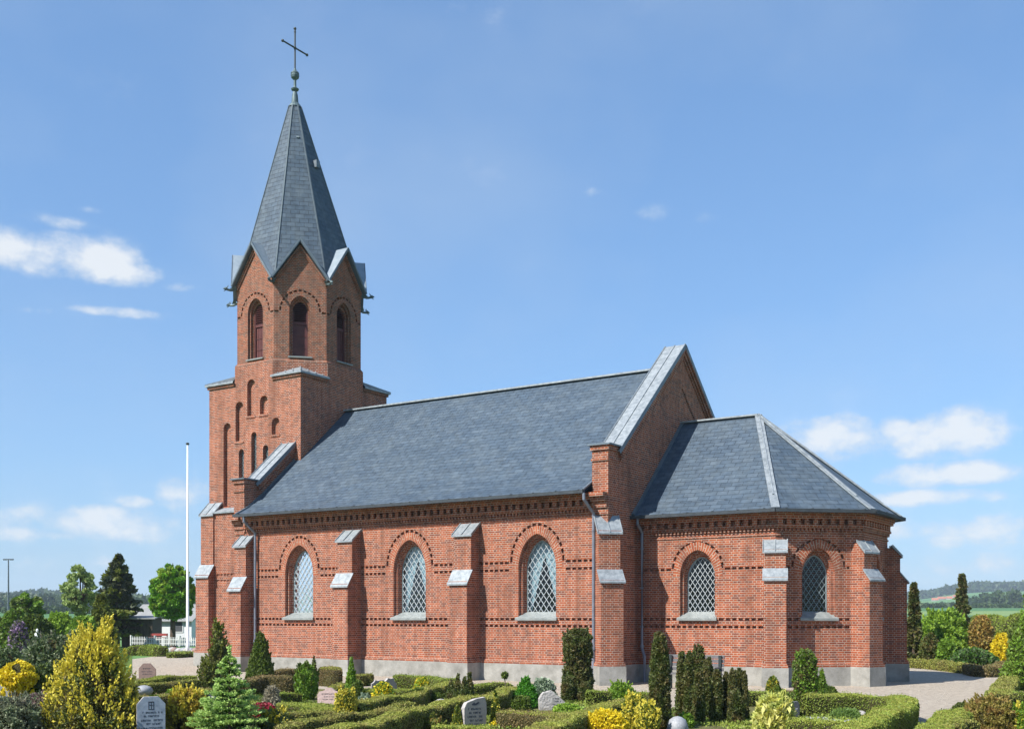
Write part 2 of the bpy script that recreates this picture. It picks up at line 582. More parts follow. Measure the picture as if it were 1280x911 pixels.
LM = {
    'hedge': leafmat('hedge_leaves', (.20, .235, .04), (.35, .36, .075), (.25, .20, .065)),
    'hedgetop': leafmat('young_hedge_tops', (.28, .32, .05), (.46, .48, .10), (.33, .30, .08)),
    'hedgegreen': leafmat('green_hedge_leaves', (.17, .24, .032), (.30, .37, .06), (.22, .25, .045)),
    'hedgebrown': leafmat('brown_hedge_leaves', (.20, .14, .06), (.29, .22, .09), (.17, .17, .05)),
    'yew': leafmat('yew_needles', (.06, .095, .022), (.13, .16, .038), (.17, .115, .045), pscale=4),
    'yewdark': leafmat('dark_yew_needles', (.055, .082, .020), (.115, .14, .038), (.18, .125, .05), pscale=5),
    'thuja': leafmat('thuja_fronds', (0.068, 0.119, 0.016), (0.150, 0.210, 0.032), (0.117, 0.139, 0.028)),
    'thujabright': leafmat('bright_thuja_fronds', (.13, .24, .022), (.22, .36, .04), (.16, .26, .035)),
    'conica': leafmat('vivid_green_needles', (.06, .22, .015), (.11, .33, .03), (.08, .25, .02)),
    'gold': leafmat('golden_fronds', (.36, .32, .03), (.62, .52, .06), (.22, .26, .035), pscale=3),
    'goldtip': leafmat('golden_tips', (.56, .47, .035), (.80, .70, .12), (.62, .52, .05), pscale=3),
    'yellow': leafmat('yellow_leaves', (.62, .46, .015), (.85, .68, .03), (.55, .48, .03)),
    'orange': leafmat('orange_gold_leaves', (.30, .22, .03), (.50, .34, .05), (.16, .17, .03), pscale=4),
    'fir': leafmat('fir_needles', (.045, .12, .014), (.10, .21, .028), (.06, .14, .018)),
    'firtip': leafmat('fir_new_growth', (.31, .47, .10), (.48, .64, .21), (.34, .50, .13)),
    'juniper': leafmat('juniper_needles', (0.074, 0.118, 0.044), (0.149, 0.201, 0.075), (0.108, 0.153, 0.063)),
    'bluegrey': leafmat('grey_green_leaves', (0.132, 0.185, 0.086), (0.290, 0.329, 0.197), (0.207, 0.168, 0.141), pscale=3),
    'silver': leafmat('silver_edged_leaves', (.16, .24, .14), (.48, .55, .42), (.2, .28, .16)),
    'heather': leafmat('pink_heather', (.20, .12, .12), (.32, .2, .2), (.13, .14, .07)),
    'red': leafmat('red_leaves', (.26, .02, .035), (.42, .04, .07), (.2, .03, .04)),
    'variegated': leafmat('variegated_yellow_leaves', (.50, .48, .08), (.80, .76, .30), (.25, .34, .05), pscale=5),
    'rusty': leafmat('rusty_green_leaves', (.20, .19, .035), (.36, .28, .08), (.26, .13, .05), pscale=6),
    'broad': leafmat('broad_leaves', (.10, .25, .016), (.20, .40, .035), (.15, .32, .025), pscale=.7),
    'lime': leafmat('lime_leaves', (.19, .32, .025), (.32, .46, .06), (.26, .34, .04), pscale=.7),
    'pale': leafmat('pale_young_leaves', (.24, .34, .09), (.42, .50, .19), (.30, .38, .12), pscale=.7),
    'spruce': leafmat('dark_spruce_needles', (0.036, 0.058, 0.029), (0.085, 0.111, 0.052), (0.104, 0.098, 0.052), pscale=.6),
    'olive': leafmat('olive_needles', (0.114, 0.145, 0.021), (0.200, 0.231, 0.038), (0.172, 0.172, 0.034), pscale=.6),
    'beech': leafmat('orange_brown_leaves', (0.288, 0.204, 0.042), (0.432, 0.264, 0.072), (0.144, 0.168, 0.036), pscale=.8),
    'wood': leafmat('distant_foliage', (0.035, 0.065, 0.022), (0.075, 0.115, 0.035), (0.050, 0.090, 0.030), pscale=.03),
    'copperleaf': leafmat('copper_leaves', (0.078, 0.039, 0.033), (0.143, 0.072, 0.046), (0.104, 0.091, 0.039), pscale=.8),
    'grass': leafmat('grass_blades', (.09, .17, .03), (.17, .26, .06)),
    'dry': leafmat('dry_grass', (.25, .22, .15), (.40, .36, .26)),
    'flowery': leafmat('yellow_flower_heads', (.8, .6, .02), (.9, .75, .05)),
    'flowerp': leafmat('purple_flower_heads', (.28, .12, .45), (.45, .25, .65)),
    'lilac': leafmat('lilac_blossom', (.30, .18, .36), (.42, .28, .46), (.1, .17, .04), pscale=1.2),
}

# ------------------------------------------------------------------ the church
church = empty('church', (0, 0, 0), 'red brick church with a slate roof, corner tower and pointed spire', 'church')
HW = 5.14                                   # half width of the nave
TX, TY = -17.6, 5.14                        # tower centre
TS = 2.6                                    # tower half side


def arch_pts(uc, hw, zs, za, n=9):
    """pointed arch from left spring over the apex to right spring"""
    r = za - zs
    if r < hw * 1.01:
        return [(uc - hw * math.cos(PI * i / (2 * n)), zs + r * math.sin(PI * i / (2 * n))) for i in range(2 * n + 1)]
    rho = (hw * hw + r * r) / (2 * hw)
    cx = uc - hw + rho
    a1 = math.atan2(r, uc - cx)
    left = []
    for i in range(n + 1):
        a = PI + (a1 - PI) * i / n
        t = PI / 2 * i / n
        px_, pz_ = cx + rho * math.cos(a), zs + rho * math.sin(a)
        ex, ez = uc - hw * math.cos(t), zs + r * math.sin(t)
        left.append((px_ * .4 + ex * .6, pz_ * .4 + ez * .6))
    left[-1] = (uc, za)
    return left + [(2 * uc - x, z) for x, z in reversed(left[:-1])]


def opening(uc, hw, z0, zs, za, n=9):
    return [(uc - hw, z0)] + arch_pts(uc, hw, zs, za, n) + [(uc + hw, z0)]


def sheet(mb, outer, holes, d=0.0):
    polys = [[Vector((p[0], p[1], 0)) for p in outer]] + [[Vector((p[0], p[1], 0)) for p in h] for h in holes]
    flat = [p for q in polys for p in q]
    tris = tessellate_polygon(polys)
    mb.add([(p.x, d, p.y) for p in flat], [tuple(t) for t in tris])


def ring(mb, a, b, da, db):
    n = len(a)
    mb.add([(p[0], da, p[1]) for p in a] + [(p[0], db, p[1]) for p in b], [(i, (i + 1) % n, n + (i + 1) % n, n + i) for i in range(n)])


def inside(poly, x, y):
    c = False
    j = len(poly) - 1
    for i in range(len(poly)):
        xi, yi = poly[i]
        xj, yj = poly[j]
        if (yi > y) != (yj > y) and x < (xj - xi) * (y - yi) / (yj - yi) + xi:
            c = not c
        j = i
    return c


def window(f, uc, hw, z0, zs, za, hole_mb, gh, gz0, gzs, gza, frame_lead, curtain, cell=(.165, .235), bar=.017):
    """reveals go into hole_mb (the wall); the window is a part with pane, lattice, sill"""
    a = opening(uc, hw, z0, zs, za)
    b = opening(uc, hw - .07, z0, zs, za - .08)
    g = opening(uc, gh, gz0, gzs, gza)
    ring(hole_mb, a, a, 0, -.12)
    ring(hole_mb, a, b, -.12, -.12)
    ring(hole_mb, b, b, -.12, -.230)
    ring(hole_mb, b, g, -.230, -.270)
    ring(hole_mb, g, g, -.270, -.430)
    fm = MB(f)
    g2 = opening(uc, gh - .035, gz0 + .035, gzs, gza - .045)
    n = len(g)
    fm.add([(p[0], -.315, p[1]) for p in g] + [(p[0], -.315, p[1]) for p in g2] + [(p[0], -.350, p[1]) for p in g2],
           [(i, (i + 1) % n, n + (i + 1) % n, n + i) for i in range(n)] + [(n + i, n + (i + 1) % n, 2 * n + (i + 1) % n, 2 * n + i) for i in range(n)])
    w = fm.build('window', M['leadgrey'], church, solid=False)
    pm = MB(f)
    sheet(pm, g, [], -.345)
    pm.build('pane', M['glass'], w, solid=False)
    lm = MB(f)
    cw, ch = cell
    diag = math.hypot(cw, ch)
    H = gza - gz0
    for s in (-1, 1):
        k = -int(H / ch) - 6
        while k < int(H / ch) + 6 + int(2 * gh / cw):
            x0 = uc - gh + k * cw
            pts = []
            T = 260
            for i in range(T + 1):
                t = i / T * (H / ch)
                x = x0 + s * t * cw if s > 0 else x0 + int(H / ch) * cw - t * cw
                z = gz0 + t * ch
                if inside(g2, x, z):
                    pts.append((x, z))
            if len(pts) > 3:
                lm.bar((pts[0][0], -.325, pts[0][1]), (pts[-1][0], -.325, pts[-1][1]), .012, bar, up=(0, 1, 0))
            k += 1
    # saddle bars across
    lm.build('lattice', M[frame_lead], w)
    sm = MB(f)
    sm.add([(uc - gh - .03, -.330, z0 + .24), (uc + gh + .03, -.330, z0 + .24), (uc + hw + .07, .10, z0 + .04), (uc - hw - .07, .10, z0 + .04),
            (uc - gh - .03, -.330, z0 - .02), (uc + gh + .03, -.330, z0 - .02), (uc + hw + .07, .10, z0 - .03), (uc - hw - .07, .10, z0 - .03)],
           [(0, 1, 2, 3), (4, 5, 6, 7), (0, 1, 5, 4), (1, 2, 6, 5), (2, 3, 7, 6), (3, 0, 4, 7)])
    sm.build('sill', M['sill'], w)
    if curtain:
        cmb = MB(f)
        zt = gza - .05
        for s in (-1, 1):
            n = 14
            vs, fs = [], []
            for j in range(11):
                tz = j / 10
                z = gz0 + (gza - gz0) * tz
                inner = (curtain * (1 - tz / .80)) if tz < .80 else 0
                outer = gh + .05
                for i in range(n + 1):
                    t = i / n
                    x = inner + (outer - inner) * t
                    vs.append((uc + s * x, -.490 + .028 * math.sin(t * 22 + tz * 3), z))
            for j in range(10):
                for i in range(n):
                    fs.append((j * (n + 1) + i, j * (n + 1) + i + 1, (j + 1) * (n + 1) + i + 1, (j + 1) * (n + 1) + i))
            cmb.add(vs, fs)
        cmb.build('curtain', M['curtain'], w, smooth=True, solid=False)
    # brick arch ring, proud of the wall
    am = MB(f)
    h1 = arch_pts(uc, hw, zs, za, 12)
    h2 = arch_pts(uc, hw + .23, zs, za + .25, 12)
    n = len(h1)
    am.add([(p[0], d, p[1]) for d in (-.02, .006) for q in (h1, h2) for p in q],
           [(2 * n + i, 2 * n + i + 1, 3 * n + i + 1, 3 * n + i) for i in range(n - 1)] +
           [(n + i, n + i + 1, 3 * n + i + 1, 3 * n + i) for i in range(n - 1)] +
           [(i, i + 1, 2 * n + i + 1, 2 * n + i) for i in range(n - 1)])
    ar = am.build('arch', M['arch'], w, solid=False)
    # voussoirs: arc length along one UV axis, radius along the other
    me = ar.data
    uvl = me.uv_layers[0].data
    acc = [0]
    for i in range(1, n):
        acc.append(acc[-1] + math.dist(h1[i], h1[i - 1]) * 1.15)
    for li, lp in enumerate(me.loops):
        vi = lp.vertex_index % (2 * n)
        i = vi % n
        uvl[li].uv = (.01 + (.22 if vi >= n else 0), acc[i])
    return w


RD = .085


def tooth_row(mb, u0, u1, z, holes, period=.19):
    """a recessed course of header teeth: cuts a slot in the wall and fills it with teeth and dark gaps"""
    za, zb = z, z + .075
    holes.append([(u0, za), (u1, za), (u1, zb), (u0, zb)])
    ring(mb, holes[-1], holes[-1], 0, -RD)
    mb.add([(u0, -RD, za), (u1, -RD, za), (u1, -RD, zb), (u0, -RD, zb)], [(0, 1, 2, 3)])
    n = max(1, round((u1 - u0) / period))
    p = (u1 - u0) / n
    for k in range(1, n):
        u = u0 + k * p
        mb.box(u - .032, u + .032, -RD, -.003, za, zb)


def arch_row(mb, uc, hw, zs, za, holes, th=.085):
    a = arch_pts(uc, hw, zs, za, 14)
    b = arch_pts(uc, hw - th, zs, za - th * 1.05, 14)
    poly = a + b[::-1]
    holes.append(poly)
    ring(mb, poly, poly, 0, -RD)
    n = len(a)
    mb.add([(p[0], -RD, p[1]) for p in a + b], [(i, i + 1, n + i + 1, n + i) for i in range(n - 1)])
    acc = [0]
    for i in range(1, n):
        acc.append(acc[-1] + math.dist(a[i], a[i - 1]))
    m = round(acc[-1] / .21)
    for k in range(1, m):
        L = acc[-1] * k / m
        i = max(q for q in range(n - 1) if acc[q] <= L)
        t = (L - acc[i]) / (acc[i + 1] - acc[i])
        p = Vector(a[i]).lerp(Vector(a[i + 1]), t)
        q = Vector(b[i]).lerp(Vector(b[i + 1]), t)
        mb.bar((p.x, -RD / 2 - .002, p.y), (q.x, -RD / 2 - .002, q.y), .07, RD - .004, up=(0, 1, 0))


def cornice(mb, u0, u1, zt, sc_=1.0, end0=0, end1=0):
    """stepped brick cornice below the gutter; zt = top; end0/end1 lengthen per projection (mitred corners)"""
    def bx(z0, z1, p):
        mb.box(u0 - end0 * p, u1 + end1 * p, -.01, p, zt - z1 * sc_, zt - z0 * sc_)
    bx(0, .12, .21)
    bx(.12, .20, .17)
    u = u0 + .04
    while u + .12 < u1:                       # dentils
        mb.box(u, u + .14, -.01, .13, zt - .38 * sc_, zt - .20 * sc_)
        u += .27
    bx(.38, .45, .11)
    bx(.45, .48, .07)
    u = u0 + .02
    while u + .06 < u1:
        mb.box(u, u + .06, -.01, .07, zt - .56 * sc_, zt - .48 * sc_)
        u += .125
    bx(.66, .71, .03)


# ---- nave walls
ZE, ZR = 5.66, 10.33
WL = -15.9
fS = fr(0, 0, 0)
nave = MB()
nave.xf = fS
wins = [(-2.50,), (-7.55,), (-12.62,)]
holes = [opening(w[0], .69, 1.86, 3.44, 4.52) for w in wins]
fzm = MB(fS)
for u0, u1 in ((-15.3, -13.66), (-11.58, -10.34), (-9.70, -8.59), (-6.51, -5.34), (-4.70, -3.54), (-1.46, -.08)):
    tooth_row(fzm, u0, u1, 3.60, holes)
    tooth_row(fzm, u0, u1, 3.37, holes)
for w in wins:
    arch_row(fzm, w[0], 1.0, 3.66, 4.86, holes)
for u0, u1 in ((-15.3, -13.44), (-11.80, -10.34), (-9.70, -8.36), (-6.74, -5.34), (-4.70, -3.31), (-1.69, -.08)):
    tooth_row(fzm, u0, u1, 1.83, holes)
for u0, u1 in ((-15.3, -10.34), (-9.70, -5.34), (-4.70, -.08)):
    tooth_row(fzm, u0, u1, 1.62, holes)
sheet(nave, [(WL, 0), (0, 0), (0, ZE), (WL, ZE)], holes)
for w in wins:
    window(fS, w[0], .69, 1.86, 3.44, 4.52, nave, .57, 2.06, 3.36, 4.34, 'lead', .50, cell=(.205, .275), bar=.020)
# gable end walls and north wall
for e in (WL, 0):
    nave.xf = None
    nave.add([(e, 0, 0), (e, 2 * HW, 0), (e, 2 * HW, 6.2), (e, HW, 10.7), (e, 0, 6.2)], [(0, 1, 2, 3, 4)])
nave.add([(WL, 2 * HW, 0), (0, 2 * HW, 0), (0, 2 * HW, ZE), (WL, 2 * HW, ZE)], [(0, 1, 2, 3)])
nave_wall = nave.build('nave_wall', M['brick'], church, solid=False)

fzm.build('frieze', M['brick'], nave_wall, solid=False)
mb = MB(fS)
cornice(mb, WL + .5, -.5, ZE)
mb.build('cornice', M['brick'], nave_wall)


def plinth_run(mb, mc, pts, out=.07):
    """cement plinth and chamfered brick course following wall points (outward = right of travel)"""
    n = len(pts)
    for k in range(n - 1):
        p, q = Vector((*pts[k], 0)), Vector((*pts[k + 1], 0))
        d = (q - p).normalized()
        nrm = Vector((d.y, -d.x, 0))
        L = (q - p).length
        X = Matrix(((d.x, nrm.x, 0, p.x), (d.y, nrm.y, 0, p.y), (0, 0, 1, 0), (0, 0, 0, 1)))

        def ext(which, o):
            j = k if which == 0 else k + 1
            if j == 0 or j == n - 1:
                return 0
            a = Vector(pts[j]) - Vector(pts[j - 1])
            b = Vector(pts[j + 1]) - Vector(pts[j])
            ang = math.atan2(a.x * b.y - a.y * b.x, a.dot(b))
            return math.tan(ang / 2) * o
        for tgt, z0, z1, o0, o1 in ((mc, -.35, .47, out, out), (mb, .47, .56, out - .015, out - .015), (mb, .56, .60, out - .015, 0.004)):
            tgt.xf = X
            e00, e01 = ext(0, o0), ext(0, o1)
            e10, e11 = ext(1, o0), ext(1, o1)
            tgt.add([(-e00, o0, z0), (L + e10, o0, z0), (L + e11, o1, z1), (-e01, o1, z1), (0, -.05, z0), (L, -.05, z0), (L, -.05, z1), (0, -.05, z1)],
                    [(0, 1, 2, 3), (0, 4, 7, 3), (1, 5, 6, 2), (3, 2, 6, 7)])


def buttress(f, w, p1, z1, z1t, p2, z2, z2t, uc=0.0, p3=0.0, capw=.05, seams=True):
    """two-stage buttress on frame f: lower stage projects p1 to height z1, upper p2 to z2, zinc caps on both"""
    b = MB(f)
    h = w / 2
    b.box(uc - h, uc + h, -.30, p1, 0, z1)
    b.box(uc - h + .012, uc + h - .012, -.30, p2, z1, z2)
    b.prism([(p1 - .02, z1), (p2 - .02, z1), (p2 - .02, z1t - .04)], 0, uc - h + .01, uc + h - .01)
    b.prism([(p2 - .02, z2), (-.25, z2), (-.25, z2t - .06), (p3, z2t - .06)], 0, uc - h + .02, uc + h - .02)
    # drip bricks under the caps
    b.box(uc - h - .02, uc + h + .02, p1 - .03, p1 + .03, z1 - .07, z1)
    b.box(uc - h - .01, uc + h + .01, p2 - .03, p2 + .03, z2 - .07, z2)
    o = b.build('buttress', M['brick'], church)
    pc, pb = MB(f), MB(f)
    pc.box(uc - h - .065, uc + h + .065, -.05, p1 + .065, -.35, .485)
    pb.box(uc - h - .05, uc + h + .05, -.05, p1 + .05, .485, .565)
    pb.box(uc - h - .02, uc + h + .02, -.05, p1 + .02, .565, .61)
    pc.build('plinth', M['cement'], o)
    pb.build('plinth_course', M['brick'], o)
    for pp, za, zb, pin, hh in ((p1, z1, z1t, p2, h), (p2, z2, z2t, p3, h)):
        c = MB(f)
        hh = hh + capw
        po = pp + .07
        dz = (zb - za) / max(.05, (pp - pin)) * .07
        c.add([(uc - hh, po, za - dz + .02), (uc + hh, po, za - dz + .02), (uc + hh, pin, zb + .02), (uc - hh, pin, zb + .02),
               (uc - hh, po, za - dz - .03), (uc + hh, po, za - dz - .03), (uc + hh, pin, zb - .03), (uc - hh, pin, zb - .03)],
              [(0, 1, 2, 3), (4, 5, 6, 7), (0, 1, 5, 4), (1, 2, 6, 5), (2, 3, 7, 6), (3, 0, 4, 7)])
        if seams and pp == p2:
            for s in (-.33, 0, .33) if False else (-1, 0, 1):
                u = uc + s * (hh - .012)
                c.bar((u, po, za - dz + .035), (u, pin, zb + .035), .022, .035)
        c.build('cap', M['zinc'], o)
    return o


for uc in (-5.02, -10.02):
    buttress(fr(uc, 0, 0), .69, .70, 3.07, 3.42, .46, 4.58, 4.95)
buttress(fr(-15.22, 0, 0), .62, .66, 3.0, 3.40, .40, 4.58, 4.95)
buttress(fr(-.12, .12, 45), .69, .62, 3.03, 3.33, .34, 4.50, 4.95, p3=-.02)

# plinth of the nave
mbb, mcc = MB(), MB()
plinth_run(mbb, mcc, [(-15.9, 3), (-15.9, 0), (0, 0), (0, 3)])
mcc.build('plinth', M['cement'], nave_wall, solid=False)
mbb.build('plinth_course', M['brick'], nave_wall, solid=False)

# ---- gables with copings
SL = .885
for e0, e1, y0 in ((-.52, .03, .02), (-15.93, -15.38, .02)):
    g = MB()
    zc = 7.06
    apex = 11.02
    base = apex - SL * (HW - .62)
    for s in (0, 1):
        Y = (lambda y: y) if s == 0 else (lambda y: 2 * HW - y)
        g.add([(e, Y(y), z) for e in (e0, e1) for y, z in ((.62, base), (HW, apex), (HW, 9.6), (.62, base - 1.5))],
              [(0, 1, 5, 4), (0, 1, 2, 3), (4, 5, 6, 7), (3, 0, 4, 7)])
        # kneeler pier at the eaves
        ya, yb = sorted((Y(-.10), Y(.66)))
        yc, yd = sorted((Y(-.04), Y(.62)))
        g.box(e0, e1, yc, yd, 5.0, zc - .14)
        g.box(e0 - .04, e1 + .05, ya, yb, zc - .14, zc)
        g.box(e0 - .02, e1 + .02, ya + .02, yb - .02, zc - .46, zc - .38)
        g.box(e0 - .02, e1 + .02, ya + .02, yb - .02, 5.38, 5.50)
        yo0, yo1 = sorted((Y(-.32), Y(-.02)))
        g.box(e0 + .03, e1 - .03, yo0, yo1, 5.53, 5.65)
        yo0, yo1 = sorted((Y(-.20), Y(-.02)))
        g.box(e0 + .03, e1 - .03, yo0, yo1, 5.40, 5.53)
        yo0, yo1 = sorted((Y(-.10), Y(-.02)))
        g.box(e0 + .03, e1 - .03, yo0, yo1, 5.20, 5.40)
        # raking brick moulding under the coping on the outer and inner face
        for ee in (e1, e0 - .07):
            for dz, w_, o_ in ((.10, .14, 0), (.27, .10, 1), (.42, .06, 2)):
                yy0 = .62
                a = Vector((0, yy0, base - dz))
                b = Vector((0, HW, apex - dz))
                pr = (.13, .09, .05)[o_]
                g.add([(ee, Y(a.y), a.z + w_ / 2), (ee, Y(b.y), b.z + w_ / 2), (ee, Y(b.y), b.z - w_ / 2), (ee, Y(a.y), a.z - w_ / 2),
                       (ee + (pr if ee == e1 else .07), Y(a.y), a.z + w_ / 2), (ee + (pr if ee == e1 else .07), Y(b.y), b.z + w_ / 2),
                       (ee + (pr if ee == e1 else .07), Y(b.y), b.z - w_ / 2), (ee + (pr if ee == e1 else .07), Y(a.y), a.z - w_ / 2)],
                      [(0, 1, 5, 4), (1, 2, 6, 5), (2, 3, 7, 6), (3, 0, 4, 7), (4, 5, 6, 7)])
    go = g.build('gable', M['brick'], church, solid=False)
    c = MB()
    for s in (0, 1):
        Y = (lambda y: y) if s == 0 else (lambda y: 2 * HW - y)
        t = .05
        c.add([(e, Y(y), z) for e in (e0 - .09, e1 + .12) for y, z in ((.50, base - SL * .12 + t), (HW, apex + t), (HW, apex + .001), (.50, base - SL * .12 + .001))],
              [(0, 1, 5, 4), (0, 1, 2, 3), (4, 5, 6, 7), (2, 3, 7, 6), (3, 0, 4, 7)])
        for e in (e0 - .08, (e0 + e1) / 2, e1 + .10):
            c.bar((e, Y(.50), base - SL * .12 + t + .012), (e, Y(HW), apex + t + .012), .028, .035)
    c.build('coping', M['zinc'], go)
    c = MB()
    for s in (0, 1):
        Y = (lambda y: y) if s == 0 else (lambda y: 2 * HW - y)
        a_, b_ = sorted((Y(-.16), Y(.60)))
        c.box(e0 - .10, e1 + .11, a_, b_, zc, zc + .05)
        for e in (e0 - .095, e1 + .125):
            c.bar((e, Y(.46), base - SL * .12 - .02), (e, Y(HW), apex + .0), .02, .13)
    c.build('coping_edge', M['zincdark'], go)

# ---- nave roof
E0, E1 = -15.37, -.53
prof = [(-.52, 5.69), (.12, 6.02), (.8, 6.53), (HW, ZR)]
r = MB()
pts = prof + [(2 * HW - y, z) for y, z in reversed(prof[:-1])]
n = len(pts)
r.add([(e, y, z) for e in (E0, E1) for y, z in pts], [(i, i + 1, n + i + 1, n + i) for i in range(n - 1)])
r.add([(e, y, z - .07) for e in (E0, E1) for y, z in pts], [(i, i + 1, n + i + 1, n + i) for i in range(n - 1)])
roof = r.build('nave_roof', M['slate'], church, solid=False)
r = MB()
r.bar((E0, HW, ZR + .02), (E1, HW, ZR + .02), .30, .06)
r.build('ridge_cap', M['zinc'], roof)


def gutter(pts, name_parent, closed=False):
    g = MB()
    for a, b in zip(pts[:-1], pts[1:]):
        g.bar(a, b, .13, .10)
        L = (Vector(b) - Vector(a)).length
        d = (Vector(b) - Vector(a)).normalized()
        k = .3
        while k < L:
            p = Vector(a) + d * k
            g.bar(p + Vector((0, 0, .055)), p + d * .03 + Vector((0, 0, .055)), .15, .025)
            k += .8
    return g.build('gutter', M['gutter'], name_parent)


gutter([(E0, -.575, 5.655), (E1 + .02, -.575, 5.655)], roof)
# stepped flashing where the roof meets the gables
for e in (E0 + .03, E1 - .03):
    r = MB()
    for (ya, za), (yb, zb) in zip(prof[:-1], prof[1:]):
        r.bar((e, ya, za + .03), (e, yb, zb + .03), .07, .05)
    r.build('flashing', M['zincdark'], roof)


def downpipe(top, mid, foot, bend=None):
    """gutter outlet, swan neck to the wall, straight pipe with collar and foot"""
    d = MB()
    t, m, f_ = Vector(top), Vector(mid), Vector(foot)
    pts = [t, t - Vector((0, 0, .18)), m + Vector((0, 0, .02)), m - Vector((0, 0, .25))]
    d.tube(pts, .048, 10)
    if bend:
        z, dx, dy = bend
        p1 = Vector((m.x, m.y, z + .25))
        p2 = Vector((m.x + dx, m.y + dy, z))
        d.tube([m - Vector((0, 0, .25)), p1, p2, Vector((p2.x, p2.y, f_.z))], .048, 10)
        d.tube([p1 + Vector((0, 0, .02)), p1 + Vector((0, 0, .10))], .064, 10)
    else:
        d.tube([m - Vector((0, 0, .25)), f_], .048, 10)
        d.tube([Vector((f_.x, f_.y, f_.z + 1.05)), Vector((f_.x, f_.y, f_.z + 1.20))], .068, 10)
        d.tube([Vector((f_.x, f_.y, f_.z + .0)), Vector((f_.x, f_.y, f_.z + 1.0))], .056, 10)
    for z in (m.z - .5, (m.z + f_.z) / 2 + .6, (m.z + f_.z) / 2 - .6):
        d.tube([Vector((m.x, m.y, z)), Vector((m.x, m.y, z + .04))], .060, 10)
        d.bar((m.x, m.y, z + .02), (m.x, m.y + .14, z + .02), .02, .02)
    return d.build('downpipe', M['pipe'], church, smooth=False)


downpipe((-.50, -.575, 5.61), (-.42, -.12, 5.0), (-.42, -.13, -.1))
downpipe((-14.83, -.575, 5.61), (-14.72, -.12, 5.0), (-14.72, -.13, -.1))

# ---- chancel with three-sided apse
CW = 3.23
CY = HW
A0 = (0.0, CY - CW)
A1 = (4.47, CY - CW)
A2 = (6.42, CY - 1.42)
A3 = (6.42, CY + 1.42)
A4 = (4.47, CY + CW)
A5 = (0.0, CY + CW)
ring_pts = [A0, A1, A2, A3, A4, A5]
ZC = 4.98
chm = MB()
fz = MB()
crn = MB()


def face_frame(p, q):
    d = Vector((q[0] - p[0], q[1] - p[1]))
    az = math.degrees(math.atan2(d.y, d.x))
    return fr(p[0], p[1], az), d.length


win_c = {0: 2.03, 1: None, 2: None, 3: None}
for i in range(5):
    f, L = face_frame(ring_pts[i], ring_pts[i + 1])
    uc = 2.03 if i == 0 else (L - 2.03 if i == 4 else L / 2)
    chm.xf = f
    hw, z0, zs, za = .58, 1.86, 3.16, 3.96
    if i == 1 or i == 3:
        hw = .52
    if i == 4:
        sheet(chm, [(0, 0), (L, 0), (L, ZC), (0, ZC)], [])
    else:
        hl = [opening(uc, hw, z0, zs, za)]
        fz.xf = f
        m = .36
        a, b = (.2 if i == 0 else m), L - m
        tooth_row(fz, a, uc - .88, 3.34, hl)
        tooth_row(fz, uc + .88, b, 3.34, hl)
        arch_row(fz, uc, .85, 3.40, 4.22, hl, th=.08)
        if uc - hw - .1 - a > .1:
            tooth_row(fz, a, uc - hw - .1, 1.83, hl)
            tooth_row(fz, uc + hw + .1, b, 1.83, hl)
        tooth_row(fz, a, b, 1.60, hl)
        sheet(chm, [(0, 0), (L, 0), (L, ZC), (0, ZC)], hl)
        window(f, uc, hw, z0, zs, za, chm, hw - .11, z0 + .20, zs - .08, za - .19, 'lead' if i == 0 else 'leadgrey', 0, bar=.013)
    ang0 = 0 if i == 0 else math.tan(R_(20.5))
    ang1 = 0 if i == 4 else math.tan(R_(20.5))
    crn.xf = f
    cornice(crn, 0, L, ZC, .95, ang0, ang1)
chancel_wall = chm.build('chancel_wall', M['brick'], church, solid=False)
fz.build('frieze', M['brick'], chancel_wall, solid=False)
crn.build('cornice', M['brick'], chancel_wall)
mbb, mcc = MB(), MB()
plinth_run(mbb, mcc, ring_pts)
mcc.build('plinth', M['cement'], chancel_wall, solid=False)
mbb.build('plinth_course', M['brick'], chancel_wall, solid=False)
for (p, a, w_) in ((A1, 20, .62), (A2, 67, .58), (A3, 113, .58), (A4, 160, .62)):
    dn = Vector((math.sin(R_(a)), -math.cos(R_(a))))
    buttress(fr(p[0] - dn.x * .06, p[1] - dn.y * .06, a), w_, .60, 3.08, 3.32, .40, 3.88, 4.15, p3=.16, capw=.045)
# roof
OV = .40


def off(i, d):
    """gutter corner: ring point pushed out by d (mitred)"""
    P = [Vector(q) for q in ring_pts]
    p = P[i]
    if i == 0:
        return Vector((0.0, p.y - d))
    if i == 5:
        return Vector((0.0, p.y + d))
    d1 = (P[i] - P[i - 1]).normalized()
    d2 = (P[i + 1] - P[i]).normalized()
    n1 = Vector((d1.y, -d1.x))
    n2 = Vector((d2.y, -d2.x))
    b = (n1 + n2).normalized()
    return p + b * d / b.dot(n1)


PKE, PKZ = 2.71, 8.42
zg = ZC + .06
pk = Vector((PKE, CY, PKZ))
pw = Vector((-.0, CY, PKZ))
rm = MB()
low = [Vector((*off(i, OV), zg)) for i in range(6)]
mid = []
for i in range(6):
    top = pw if i in (0, 5) else pk
    t = .13
    q = low[i].lerp(top, t)
    q.z -= .035
    if i in (0, 5):
        q.x = 0
    mid.append(q)
for i in range(5):
    a, b = low[i], low[i + 1]
    c, d = mid[i + 1], mid[i]
    rm.add([a, b, c, d], [(0, 1, 2, 3)])
    if i == 0:
        rm.add([mid[0], mid[1], pk, pw], [(0, 1, 2, 3)])
    elif i == 4:
        rm.add([mid[4], mid[5], pw, pk], [(0, 1, 2, 3)])
    else:
        rm.add([mid[i], mid[i + 1], pk], [(0, 1, 2)])
rm.add([v - Vector((0, 0, .06)) for v in low] + [Vector((0, CY, zg - .06))], [(0, 1, 2, 3, 4, 5, 6)])
croof = rm.build('chancel_roof', M['slate'], church, solid=False)
hm = MB()
